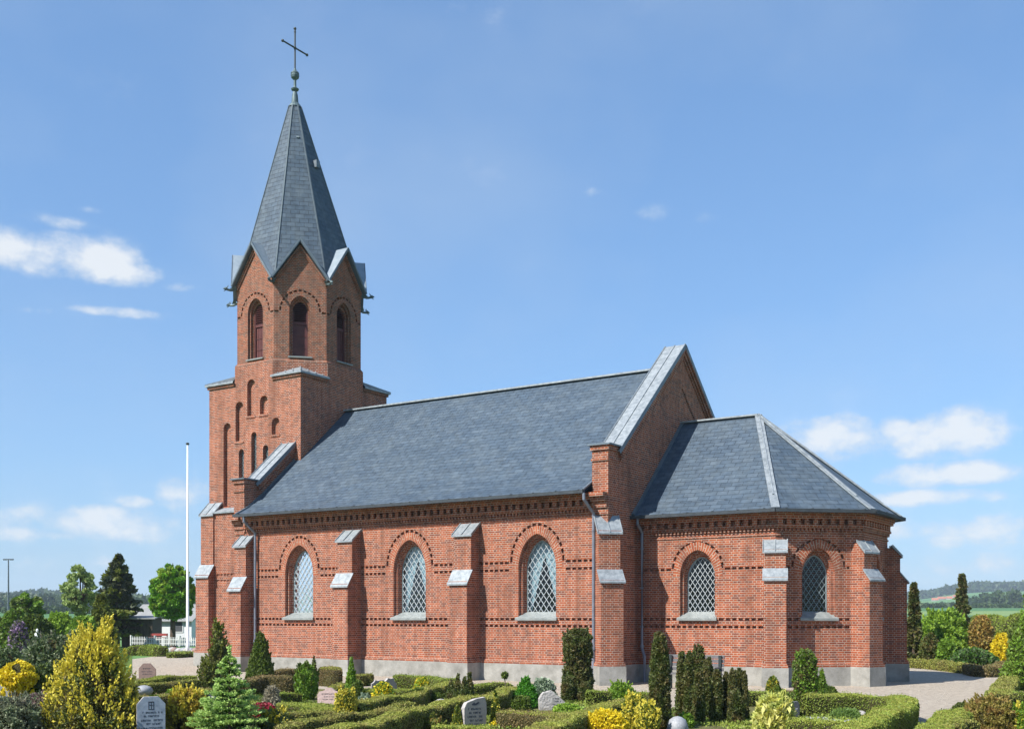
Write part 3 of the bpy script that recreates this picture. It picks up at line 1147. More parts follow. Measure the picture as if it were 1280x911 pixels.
hm.bar(pw + Vector((0, 0, .03)), pk + Vector((0, 0, .03)), .24, .05)
for i in (1, 2, 3, 4):
    hm.bar(low[i] + Vector((0, 0, .03)), mid[i] + Vector((0, 0, .03)), .24, .04)
    hm.bar(mid[i] + Vector((0, 0, .03)), pk + Vector((0, 0, .03)), .24, .04)
    hm.bar(mid[i] + Vector((0, 0, .06)), pk + Vector((0, 0, .06)), .05, .05)
hm.build('hip_flashing', M['zinc'], croof)
gutter([Vector((*off(i, OV + .05), zg - .04)) for i in range(6)], croof)
fm = MB()
fm.bar(low[0] + Vector((.04, 0, .05)), mid[0] + Vector((.04, 0, .05)), .12, .06)
fm.bar(mid[0] + Vector((.04, 0, .05)), pw + Vector((.04, 0, .05)), .12, .06)
fm.build('flashing', M['zincdark'], croof)
downpipe((.22, CY - CW - .42, ZC), (.22, CY - CW - .12, ZC - .45), (.22, 0, -.1), bend=(.72, .14, -.10))

# ---- tower
tw = MB()
q8 = math.tan(PI / 8)
HB = TS * q8                                   # half width of the octagon faces at tower width
ZT = 11.50


def niche(u, hw, z0, za):
    return opening(u, hw, z0, za - hw, za, 5)


tn = [(-19.13 - TX, .22, 6.45, 9.88), (-18.42 - TX, .22, 9.08, 10.68), (-17.74 - TX, .22, 10.05, 11.52), (-17.02 - TX, .22, 10.05, 10.78), (-16.36 - TX, .22, 9.18, 9.84)]
tww = [(-18.30 - TX, .15, 7.55, 8.75), (-17.58 - TX, .15, 7.45, 9.38), (-16.92 - TX, .15, 7.6, 8.80)]
for k, az in enumerate((0, 90, 180, 270)):
    a = R_(az)
    f = fr(TX + math.sin(a) * TS, TY - math.cos(a) * TS, az)
    tw.xf = f
    hs_ = []
    if k == 0:
        for u, hw, z0, za in tn + tww:
            hs_.append(niche(u, hw, z0, za))
    sheet(tw, [(-TS, 0), (TS, 0), (TS, ZT), (HB, ZT), (HB, 12.10), (-HB, 12.10), (-HB, ZT), (-TS, ZT)], hs_)
    if k == 0:
        for i, h in enumerate(hs_):
            dd = -.16 if i < len(tn) else -.32
            ring(tw, h, h, 0, dd)
            if i < len(tn):
                sheet(tw, h, [], dd)
        for u, hw, z0, za in tn[:1] + tn[1:]:
            tw.box(u - hw - .05, u + hw + .02, -.02, .03, z0 - .10, z0 - .02) if z0 > 7 else None
# diagonal upper faces from the corner roofs to the belfry string
for az in (45, 135, 225, 315):
    a = R_(az)
    f = fr(TX + math.sin(a) * TS, TY - math.cos(a) * TS, az)
    tw.xf = f
    sheet(tw, [(-HB, ZT - .3), (HB, ZT - .3), (HB, 12.10), (-HB, 12.10)], [])
tower = tw.build('tower', M['brick'], church, solid=False)
for i, (u, hw, z0, za) in enumerate(tww):
    f = fr(TX, TY - TS, 0)
    g = niche(u, hw, z0, za)
    wm = MB(f)
    sheet(wm, g, [], -.17)
    wo = wm.build('tower_window', M['blackstone'], tower, solid=False)
    lm = MB(f)
    z = z0 + .05
    while z < za:
        for s in (-1, 1):
            lm.bar((u - s * hw, -.155, z), (u + s * hw, -.155, z + .2), .016, .01, up=(0, 1, 0))
        z += .2
    lm.build('lattice', M['leadgrey'], wo)
for az in (45, 135, 225, 315):
    a = R_(az)
    sgnx = 1 if math.sin(a) > 0 else -1
    sgny = -1 if math.cos(a) > 0 else 1

    def W(x, y, z):
        return (TX + sgnx * x, TY + sgny * y, z)
    cr = MB()
    o_ = .13
    T = TS + o_
    zc = ZT + .02
    mx_, my_ = TS * math.sqrt(.5), TS * math.sqrt(.5)
    top = W(mx_, my_, ZT + .42)
    A, B, Cc = W(HB - .02, T, zc), W(T, T, zc), W(T, HB - .02, zc)
    cr.add([A, B, top, Cc], [(0, 1, 2), (1, 3, 2)])
    A2_, B2_, C2_ = [(p[0], p[1], p[2] - .07) for p in (A, B, Cc)]
    cr.add([A, B, B2_, A2_, Cc, C2_], [(0, 1, 2, 3), (1, 4, 5, 2), (3, 2, 5)])
    for t in (.25, .5, .75, 1.0):
        pa, pb = Vector(A).lerp(Vector(B), t), Vector(Cc).lerp(Vector(B), t)
        cr.bar(pa + Vector((0, 0, .02)), Vector(A).lerp(Vector(top), min(1, t * 1.0)) + Vector((0, 0, .02)), .03, .03)
        if t < 1:
            cr.bar(pb + Vector((0, 0, .02)), Vector(Cc).lerp(Vector(top), t) + Vector((0, 0, .02)), .03, .03)
    cr.build('corner_roof', M['zinc'], tower)
    cb = MB()
    x0, x1 = sorted((TX + sgnx * HB, TX + sgnx * (TS + .06)))
    y0, y1 = sorted((TY + sgny * (TS - .05), TY + sgny * (TS + .06)))
    cb.box(x0, x1, y0, y1, ZT - .16, ZT - .05)
    x0, x1 = sorted((TX + sgnx * (TS - .05), TX + sgnx * (TS + .058)))
    y0, y1 = sorted((TY + sgny * HB, TY + sgny * (TS + .055)))
    cb.box(x0, x1, y0, y1, ZT - .158, ZT - .052)
    cb.build('corner_cornice', M['brick_belfry'], tower)

# lower west piece between tower buttress and nave
an = MB()
an.box(-20.1, -15.92, 2.18, 2.56, 0, 6.22)
ann = an.build('tower_foot', M['brick'], tower)
an = MB()
an.prism([(2.06, 6.20), (2.57, 6.42), (2.57, 6.36), (2.06, 6.14)], 0, -19.5, -15.93)
an.build('cap', M['zinc'], ann)
fz = MB(fr(-16, 2.14, 0))
hl = []
tooth_row(fz, -3.3, -.02, 3.60, hl)
tooth_row(fz, -3.3, -.02, 3.37, hl)
sheet(fz, [(-4.1, 0), (.08, 0), (.08, 6.14), (-4.1, 6.14)], hl)
fz.build('frieze', M['brick'], ann, solid=False)
mbb, mcc = MB(), MB()
plinth_run(mbb, mcc, [(-20.2, 7.7), (-20.2, 2.18), (-15.9, 2.18)])
mcc.build('plinth', M['cement'], tower, solid=False)
mbb.build('plinth_course', M['brick'], tower, solid=False)
buttress(fr(-19.82, 2.54, 0), .76, .72, 3.65, 4.05, .46, 6.15, 6.62)

# belfry
AP = 2.507
HF = AP * q8
bel = MB()
bfz = MB()
strg = MB()
for k in range(8):
    az = 45 * k
    a = R_(az)
    f = fr(TX + math.sin(a) * AP, TY - math.cos(a) * AP, az)
    bel.xf = f
    o_ = opening(0, .43, 12.33, 14.18, 14.78)
    hl = [o_]
    bfz.xf = f
    arch_row(bfz, 0, .82, 14.16, 15.02, hl, th=.075)
    tooth_row(bfz, -HF + .02, -.85, 14.08, hl, period=.16)
    tooth_row(bfz, .85, HF - .02, 14.08, hl, period=.16)
    sheet(bel, [(-HF, 12.1), (HF, 12.1), (HF, 15.45), (0, 16.83), (-HF, 15.45)], hl)
    i1 = opening(0, .36, 12.33, 14.18, 14.70)
    i2 = opening(0, .30, 12.33, 14.18, 14.60)
    ring(bel, o_, o_, 0, -.10)
    ring(bel, o_, i1, -.10, -.10)
    ring(bel, i1, i1, -.10, -.22)
    ring(bel, i1, i2, -.22, -.22)
    ring(bel, i2, i2, -.22, -.36)
    strg.xf = f
    e = q8
    hh = HF + .05 * e
    strg.add([(-hh - .02, .09, 12.08), (hh + .02, .09, 12.08), (hh, .09, 12.14), (-hh, .09, 12.14), (HF, -.02, 12.26), (-HF, -.02, 12.26)],
             [(0, 1, 2, 3), (3, 2, 4, 5)])
belfry = bel.build('belfry', M['brick_belfry'], church, solid=False)
bfz.build('frieze', M['brick_belfry'], belfry, solid=False)
strg.build('string_course', M['brick_belfry'], belfry, solid=False)
for k in range(8):
    az = 45 * k
    a = R_(az)
    f = fr(TX + math.sin(a) * AP, TY - math.cos(a) * AP, az)
    g = opening(0, .30, 12.38, 14.18, 14.60)
    d = MB(f)
    d.prism([(-.30, 12.36), (.30, 12.36), (.30, 13.72), (-.30, 13.72)], 1, -.34, -.30)
    d.box(-.30, -.24, -.32, -.24, 12.36, 14.2)
    d.box(.24, .30, -.32, -.24, 12.36, 14.2)
    d.box(-.30, .30, -.30, -.255, 13.68, 13.78)
    for u in (-.11, .02, .13):
        d.box(u - .008, u + .008, -.305, -.285, 12.40, 13.66)
    for z in (12.75, 13.2):
        d.box(-.28, .28, -.305, -.28, z, z + .025)
    door = d.build('shutter', M['maroon'], belfry)
    lv = MB(f)
    z = 13.80
    while z < 14.55:
        hwz = .29 if z < 14.18 else .29 * math.sqrt(max(0, 1 - ((z - 14.18) / .42) ** 1.6))
        if hwz > .06:
            lv.add([(-hwz, -.36, z + .06), (hwz, -.36, z + .06), (hwz, -.24, z), (-hwz, -.24, z), (-hwz, -.36, z + .045), (hwz, -.36, z + .045), (hwz, -.24, z - .015), (-hwz, -.24, z - .015)],
                   [(0, 1, 2, 3), (4, 5, 6, 7), (2, 3, 7, 6), (0, 1, 5, 4)])
        z += .085
    lv.build('louvre', M['maroon'], door, solid=False)
    sm = MB(f)
    sm.add([(-.32, -.34, 12.44), (.32, -.34, 12.44), (.48, .07, 12.34), (-.48, .07, 12.34), (-.32, -.34, 12.36), (.32, -.34, 12.36), (.48, .07, 12.29), (-.48, .07, 12.29)],
           [(0, 1, 2, 3), (4, 5, 6, 7), (0, 1, 5, 4), (1, 2, 6, 5), (2, 3, 7, 6), (3, 0, 4, 7)])
    sm.build('sill', M['sill'], door)
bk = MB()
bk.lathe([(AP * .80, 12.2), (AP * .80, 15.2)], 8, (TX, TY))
bk.build('belfry_dark_core', M['engrave'], belfry)  # near-black drum behind the louvres, its colour standing in for the unlit inside

# spire
LEAN = RV * -.21


def lean(p):
    p = Vector(p)
    return p + LEAN * max(0, (p.z - 16.5) / 8)


sp = MB()
levels = [(15.30, 2.68), (16.3, 2.42), (17.22, 2.16), (20.3, 1.22), (23.42, .27)]
vs, fs = [], []
for z, rr in levels:
    for k in range(8):
        t = R_(22.5 + 45 * k)
        vs.append(lean((TX + rr * math.cos(t), TY + rr * math.sin(t), z)))
for i in range(len(levels) - 1):
    for k in range(8):
        fs.append((i * 8 + k, i * 8 + (k + 1) % 8, (i + 1) * 8 + (k + 1) % 8, (i + 1) * 8 + k))
sp.add(vs, fs)
spire = sp.build('spire', M['slate'], church, solid=False)
hm = MB()
for k in range(8):
    for i in range(len(levels) - 1):
        hm.bar(vs[i * 8 + k], vs[(i + 1) * 8 + k], .05, .05, up=(vs[i * 8 + k] - Vector((TX, TY, vs[i * 8 + k].z))))
hm.build('hip_flashing', M['hipgrey'], spire)
# little roof hatch high on the east side
a = R_(90)
ht = MB(fr(TX, TY, 90))
ht.box(-.10, .10, .90, 1.08, 20.65, 20.95)
ht.build('hatch', M['zincdark'], spire)
ht = MB(fr(TX - .1, TY, 45))
ht.box(-.06, .06, .62, .77, 21.87, 21.92)
ht.build('hook', M['zinc'], spire)
# gablet roofs
for k in range(8):
    az = 45 * k
    a = R_(az)
    f = fr(TX, TY, az)
    gm = MB(f)
    zt, sl_ = 17.02, 1.40
    for s in (-1, 1):
        vv = []
        for dd in (AP + .24, 1.35):
            uu = dd * q8
            vv += [(0, dd, zt), (s * uu, dd, zt - sl_ * uu)]
        t = Vector((0, 0, -.05))
        gm.add(vv + [tuple(Vector(p) + t) for p in vv], [(0, 1, 3, 2), (4, 5, 7, 6), (0, 1, 5, 4)])
    go = gm.build('gablet_roof', M['gablet'], belfry, solid=False)
    gm = MB(f)
    for s in (-1, 1):
        uu = (AP + .24) * q8
        gm.bar((0, AP + .235, zt - .03), (s * uu, AP + .235, zt - sl_ * uu - .03), .07, .03, up=(0, 1, 0))
        gm.bar((0, AP + .12, zt - .09), (s * uu * .96, AP + .12, zt - sl_ * uu * .96 - .09), .05, .22, up=(0, 1, 0))
    gm.build('bargeboard', M['zincdark'], go)
    gm = MB(f)
    for s in (-1, 1):                       # brick moulding following the gable
        for dd, w_, pr in ((.20, .10, .075), (.32, .08, .04)):
            gm.bar((0, AP + pr / 2, zt - .06 - dd), (s * HF * .98, AP + pr / 2, zt - .06 - dd - sl_ * HF * .98), pr, w_, up=(0, 1, 0))
    gm.build('gable_moulding', M['brick_belfry'], go)
# spouts
for k in range(8):
    t = R_(22.5 + 45 * k)
    d = Vector((math.cos(t), math.sin(t), 0))
    b = Vector((TX, TY, 15.27)) + d * 2.68
    side = Vector((-d.y, d.x, 0))
    g = MB()
    g.tube([b - d * .1, b + d * .12 + Vector((0, 0, .02)), b + d * .30 + Vector((0, 0, -.05)), b + d * .44 + Vector((0, 0, -.04)), b + d * .52 + Vector((0, 0, .0)), b + d * .62 + Vector((0, 0, -.03))],
           [.075, .06, .05, .05, .065, .02], 8)
    g.tube([b + d * .48 + Vector((0, 0, -.04)), b + d * .60 + Vector((0, 0, -.12))], [.03, .012], 6)
    for s in (-1, 1):
        g.tube([b + d * .46 + side * s * .03 + Vector((0, 0, .04)), b + d * .42 + side * s * .06 + Vector((0, 0, .13))], [.022, .005], 5)
        g.add([b + d * .1 + side * s * .05, b + d * .34 + side * s * .04, b + d * .14 + side * s * .17 + Vector((0, 0, .12)), b + d * .26 + side * s * .13 + Vector((0, 0, .1))], [(0, 1, 3, 2)])
    g.build('spout', M['copper'], belfry, solid=False)
# mast, ball and cross
top = lean((TX, TY, 23.42))
cr = MB()
X, Y_ = top.x, top.y
dxl = LEAN / 8
prof_ = [(.29, 23.40), (.24, 23.5), (.15, 23.6), (.12, 23.95), (.07, 24.1), (.15, 24.14), (.17, 24.19), (.08, 24.25), (.06, 24.30), (.055, 24.56), (.09, 24.60), (.16, 24.66),
         (.185, 24.76), (.155, 24.82), (.18, 24.84), (.15, 24.9), (.07, 24.97), (.045, 25.05)]
cr.lathe(prof_, 16, (X, Y_))
cro = cr.build('finial', M['copper'], spire, smooth=False)
cr = MB()
cr.tube([(X, Y_, 25.0), (X, Y_, 26.72)], .034, 8)
cr.tube([(X, Y_ - .70, 25.93), (X, Y_ + .70, 25.93)], .034, 8)
for p in ((X, Y_ - .72, 25.93), (X, Y_ + .72, 25.93), (X, Y_, 26.74)):
    cr.ball(p, .065, 8)
cr.ball((X, Y_, 25.93), .07, 8)
cr.ball((X, Y_, 26.60), .05, 8)
cr.build('cross', M['iron'], cro)

# ------------------------------------------------------------------ ground
def smooth(x, a, b):
    t = min(1, max(0, (x - a) / (b - a)))
    return t * t * (3 - 2 * t)


def gheight(x, y):
    d = math.hypot(x - CAM.x, y - CAM.y)
    th = math.atan2(-(x - CAM.x), (y - CAM.y))               # bearing west of north
    z = GZ + smooth(d, 95, 700) * 7.0 + smooth(d, 700, 1500) * 9
    h = .62 * (30 * math.exp(-((th - .16) / .10) ** 2) + 27 * math.exp(-((th - .03) / .12) ** 2) + 9 * math.exp(-((th - .34) / .1) ** 2) + 8 * math.exp(-((th - 1.0) / .1) ** 2))
    z += smooth(d, 900, 1900) * (h + 2.5 * math.sin(th * 41) + 1.5 * math.sin(th * 97 + 1))
    if d > 95:
        z += smooth(d, 95, 300) * 1.0 * math.sin(x * .011) * math.cos(y * .009)
    return z


g = MB()
radii = [0, 6, 12, 20, 30, 45, 65, 95, 130, 170, 220, 280, 350, 450, 560, 700, 850, 1000, 1200, 1400, 1600, 1800, 2000, 2300]
NA = 240
vs = [(CAM.x, CAM.y, GZ)]
for rr in radii[1:]:
    for k in range(NA):
        t = 2 * PI * k / NA
        x, y = CAM.x + rr * math.cos(t), CAM.y + rr * math.sin(t)
        vs.append((x, y, gheight(x, y)))
fs = [(0, 1 + k, 1 + (k + 1) % NA) for k in range(NA)]
for i in range(len(radii) - 2):
    for k in range(NA):
        a = 1 + i * NA
        fs.append((a + k, a + (k + 1) % NA, a + NA + (k + 1) % NA, a + NA + k))
g.add(vs, fs)
fld = bpy.data.materials.new('fields')
fld.use_nodes = True
nt = fld.node_tree
N, L = nt.nodes, nt.links
b = N['Principled BSDF']
b.inputs['Roughness'].default_value = .9
t = N.new('ShaderNodeTexCoord')
mp = N.new('ShaderNodeMapping')
mp.inputs['Scale'].default_value = (.0042, .0075, 0)
mp.inputs['Rotation'].default_value = (0, 0, .5)
L.new(t.outputs['Object'], mp.inputs[0])
vo = N.new('ShaderNodeTexVoronoi')
vo.inputs['Scale'].default_value = 1
L.new(mp.outputs[0], vo.inputs['Vector'])
sx_ = N.new('ShaderNodeSeparateColor')
L.new(vo.outputs['Color'], sx_.inputs[0])
cr_ = N.new('ShaderNodeValToRGB')
cr_.color_ramp.interpolation = 'CONSTANT'
for i, (p, c) in enumerate([(0, (.055, .15, .035)), (.3, (.075, .19, .05)), (.55, (.05, .12, .03)), (.72, (.10, .21, .05)), (.90, (.16, .24, .07))]):
    e = cr_.color_ramp.elements[i] if i < 2 else cr_.color_ramp.elements.new(p)
    e.position = p
    e.color = (*c, 1)
L.new(sx_.outputs[0], cr_.inputs[0])
nn = N.new('ShaderNodeTexNoise')
nn.inputs['Scale'].default_value = .6
nn.inputs['Detail'].default_value = 8
L.new(t.outputs['Object'], nn.inputs['Vector'])
hh_ = N.new('ShaderNodeHueSaturation')
mr_ = N.new('ShaderNodeMapRange')
mr_.inputs[3].default_value = .7
mr_.inputs[4].default_value = 1.3
L.new(nn.outputs[0], mr_.inputs[0])
L.new(mr_.outputs[0], hh_.inputs['Value'])
L.new(cr_.outputs[0], hh_.inputs['Color'])
L.new(hh_.outputs[0], b.inputs['Base Color'])
tag(g.build('ground', fld, smooth=True, solid=False), kind='structure')


def flat(name, pts, m, lift, kind='structure'):
    mb = MB()
    z = GZ + lift
    tr = tessellate_polygon([[Vector((p[0], p[1], 0)) for p in pts]])
    mb.add([(p[0], p[1], z) for p in pts], [tuple(t) for t in tr])
    return tag(mb.build(name, m, solid=False), kind=kind)


# gravel yard round the church, and the planted plots in front of it
flat('gravel_yard', [at(-700, 8), at(2000, 8), at(1900, 47), at(1240, 52), at(1190, 60), at(300, 66), at(225, 62), at(150, 52), at(-300, 50)], M['gravel'], .004)


def gp(px, py):
    return hp(px, py, GZ)


plot = [gp(-150, 860), gp(60, 850), gp(200, 847), gp(300, 858), gp(430, 862), gp(560, 866), gp(640, 868), gp(735, 875), gp(760, 875), gp(812, 880), gp(870, 890), gp(930, 880),
        gp(1000, 875), gp(1120, 876), gp(1143, 882), gp(1140, 892), gp(1098, 915), gp(1060, 935), gp(1030, 960), gp(700, 1050), gp(-400, 1050)]
flat('planting_bed', plot, M['soil'], .009)
flat('lawn', [gp(1158, 925), gp(1195, 893), gp(1245, 872), gp(1268, 846), gp(1420, 850), gp(1700, 960), gp(1130, 990)], M['soil'], .013)
flat('planting_bed', [at(1133, 46), at(1215, 43), at(1262, 43.5), at(1500, 42), at(1650, 75), at(1133, 75)], M['turf'], .017)
flat('planting_bed', [at(-250, 40), at(165, 40), at(165, 70), at(-350, 75)], M['turf'], .017)


# ------------------------------------------------------------------ foliage
class Leaves:
    def __init__(s):
        s.P, s.D, s.S, s.E, s.I = [], [], [], [], []

    def add(s, P, D, size, elong=1.6, mi=0):
        P = np.asarray(P, float)
        n = len(P)
        s.P.append(P)
        s.D.append(np.asarray(D, float))
        s.S.append(np.broadcast_to(np.asarray(size, float), (n,)))
        s.E.append(np.broadcast_to(np.asarray(elong, float), (n,)))
        s.I.append(np.full(n, mi))

    def mesh(s, name, mats, core=None):
        P, D, S, E_, I = (np.concatenate(q) for q in (s.P, s.D, s.S, s.E, s.I))
        n = len(P)
        D = D / (np.linalg.norm(D, axis=1, keepdims=True) + 1e-9)
        rnd = rng.normal(size=(n, 3))
        A = np.cross(D, rnd)
        A /= (np.linalg.norm(A, axis=1, keepdims=True) + 1e-9)
        S = S * rng.uniform(.7, 1.3, n)
        l = (D * (S * E_)[:, None])
        w = (A * (S * .5)[:, None])
        V = np.empty((n, 4, 3), np.float32)
        V[:, 0] = P - l * .5
        V[:, 1] = P - w - l * .05
        V[:, 2] = P + l * .5
        V[:, 3] = P + w - l * .05
        V = V.reshape(-1, 3)
        F = np.arange(4 * n, dtype=np.int32)
        sizes = np.full(n, 4)
        mi = I
        if core is not None:
            cv, cf, cmi = core
            k = len(V)
            V = np.concatenate([V, np.asarray(cv, np.float32)])
            F = np.concatenate([F, np.array([i for f in cf for i in f], np.int32) + k])
            sizes = np.concatenate([sizes, [len(f) for f in cf]])
            mi = np.concatenate([I, np.full(len(cf), cmi)])
        me = bpy.data.meshes.new(name)
        me.vertices.add(len(V))
        me.vertices.foreach_set('co', V.ravel())
        me.loops.add(len(F))
        me.loops.foreach_set('vertex_index', F)
        me.polygons.add(len(sizes))
        st = np.concatenate([[0], np.cumsum(sizes)[:-1]]).astype(np.int32)
        me.polygons.foreach_set('loop_start', st)
        me.polygons.foreach_set('loop_total', sizes.astype(np.int32))
        for m in mats:
            me.materials.append(m)
        me.polygons.foreach_set('material_index', mi.astype(np.int32))
        me.update(calc_edges=True)
        return me


def wob(k=4, lo=1, hi=4):
    """cheap smooth noise on (theta, t)"""
    pr = [(rng.integers(lo, hi + 1), rng.uniform(2, 9), rng.uniform(0, 6.28), rng.uniform(.5, 1)) for _ in range(k)]

    def f(th, t):
        return sum(a * np.cos(m * th + q * t + ph) for m, q, ph, a in pr) / k
    return f


PROFS = {
    'column': lambda t: np.minimum(1, (t * 9 + .45)) * np.where(t > .72, np.sqrt(np.clip(1 - ((t - .72) / .29) ** 2, 0, 1)), 1),
    'cone': lambda t: np.minimum(1, t * 6 + .5) * (1 - t) ** .75 * 1.12,
    'spire': lambda t: np.minimum(1, t * 5 + .5) * (1 - t ** 1.6) * 1.0,
    'dome': lambda t: np.sqrt(np.clip(1 - (t * .98) ** 2.4, 0, 1)) * np.minimum(1, t * 4 + .75),
    'egg': lambda t: np.sqrt(np.clip(np.sin(PI * np.clip(t * .93 + .07, 0, 1)), 0, 1)),
    'mushroom': lambda t: np.where(t > .45, np.sqrt(np.clip(1 - ((t - .72) / .29) ** 2 * .9, 0, 1)) * .92, .80 - t * .25),
    'taper': lambda t: np.minimum(1, t * 8 + .6) * (1 - .38 * t) * np.where(t > .66, np.sqrt(np.clip(1 - ((t - .66) / .35) ** 2, 0, 1)), 1),
    'double': lambda t: np.where(t > .56, .93, np.where(t > .44, .80, 1.0 - .12 * t)) * np.where(t > .86, np.sqrt(np.clip(1 - ((t - .86) / .15) ** 2, 0, 1)), 1),
    'ball': lambda t: np.sqrt(np.clip(np.sin(PI * np.clip(t * .96 + .03, 0, 1)), 0, 1)),
    'flat': lambda t: np.clip(1 - t ** 3, 0, 1) ** .5,
}


def bush_mesh(name, R, H, prof, mats, n, leaf, up=.3, lump=.18, elong=1.7, clump=.0, rough=.6, tipmat=None, ex=1.0, core=.80, tips=None, wk=5, z0=0.0):
    """leafy body of revolution with lumps; returns a mesh standing on z = 0"""
    pf = PROFS[prof]
    if tips is None and prof != 'flat':
        tips = (int(n / 130), R * .22 + .02, leaf * .55)
        heavy = False
    else:
        heavy = True
    lv = Leaves()
    w = wob(wk, 1, 6)
    t = rng.uniform(0, 1, n * 2)
    r_ = pf(t)
    keep = rng.uniform(0, 1, n * 2) < (r_ * .85 + .15)
    t = t[keep][:n]
    n = len(t)
    th = rng.uniform(0, 2 * PI, n)
    if clump:
        nc = max(8, int(n / 45))
        ct, cth = t[:nc], th[:nc]
        idx = rng.integers(0, nc, n)
        t = np.clip(ct[idx] + rng.normal(0, clump / H, n), 0, 1)
        th = cth[idx] + rng.normal(0, clump / max(R, .1), n)
        off_ = rng.uniform(-.10, .12, nc)[idx]
    else:
        off_ = 0
    rad = R * pf(t) * (1 + lump * w(th, t * 3) + off_)
    dep = 1 - np.abs(rng.normal(0, .09, n))
    rad = rad * dep + rng.normal(0, leaf * .4, n)
    nrm = np.stack([np.cos(th), np.sin(th) * ex, np.full(n, .25)], 1)
    P = np.stack([rad * np.cos(th), rad * np.sin(th) * ex, z0 + t * (H - z0) + rng.normal(0, leaf * .3, n)], 1)
    P[:, 2] = np.maximum(P[:, 2], .01)
    D = nrm * (1 - up) + np.array([0, 0, 1]) * up + rng.normal(0, rough, (n, 3))
    mi = np.zeros(n, int)
    if tipmat:
        sel = rng.uniform(0, 1, n) < tipmat
        lv.add(P[~sel], D[~sel], leaf, elong, 0)
        q = P[sel].copy()
        q[:, :2] *= 1.04
        lv.add(q, D[sel], leaf, elong * 1.15, 1)
    else:
        lv.add(P, D, leaf, elong, 0)
    if tips:                                  # upright sprays standing out of the body: (count, length, spread)
        cnt, ln, sp_ = tips
        tt = rng.uniform(.05, .97, cnt)
        ta = rng.uniform(0, 2 * PI, cnt)
        rr = R * pf(tt) * (1 + lump * w(ta, tt * 3)) * rng.uniform(.85, 1.02, cnt)
        for j in range(cnt):
            m = int(26 * rng.uniform(.6, 1.3))
            s_ = rng.uniform(0, 1, m)
            L_ = ln * rng.uniform(.6, 1.3)
            base = np.array([rr[j] * math.cos(ta[j]), rr[j] * math.sin(ta[j]) * ex, tt[j] * H])
            d = np.array([math.cos(ta[j]) * .45, math.sin(ta[j]) * .45, 1.0])
            d /= np.linalg.norm(d)
            PP = base + d * (s_ * L_)[:, None] + rng.normal(0, 1, (m, 3)) * (sp_ * (1 - s_ * .8))[:, None]
            lv.add(PP, d + rng.normal(0, .35, (m, 3)), leaf, elong, 1 if len(mats) > 1 and (heavy or rng.uniform() < .4) else 0)
    cv, cf = [], []
    K, J = 14, 9
    for j in range(J + 1):
        tj = j / J
        for k in range(K):
            a = 2 * PI * k / K
            rr = R * core * float(pf(np.array(tj))) * (1 + lump * float(w(a, tj * 3))) * (1 if 0 < j < J else .5)
            cv.append((rr * math.cos(a), rr * math.sin(a) * ex, z0 + tj * (H * .97 - z0)))
    for j in range(J):
        for k in range(K):
            cf.append((j * K + k, j * K + (k + 1) % K, (j + 1) * K + (k + 1) % K, (j + 1) * K + k))
    return lv.mesh(name, mats + [M['twigs']], (cv, cf, len(mats)))


def put(name, me, px, Z, label, cat, group=None, rot=None, s=1.0, z=GZ, sz=None):
    o = bpy.data.objects.new(name, me)
    C.objects.link(o)
    o.location = at(px, Z, z)
    o.rotation_euler = (0, 0, rng.uniform(0, 6.28) if rot is None else rot)
    o.scale = (s, s, sz or s)
    return tag(o, label, cat, group)


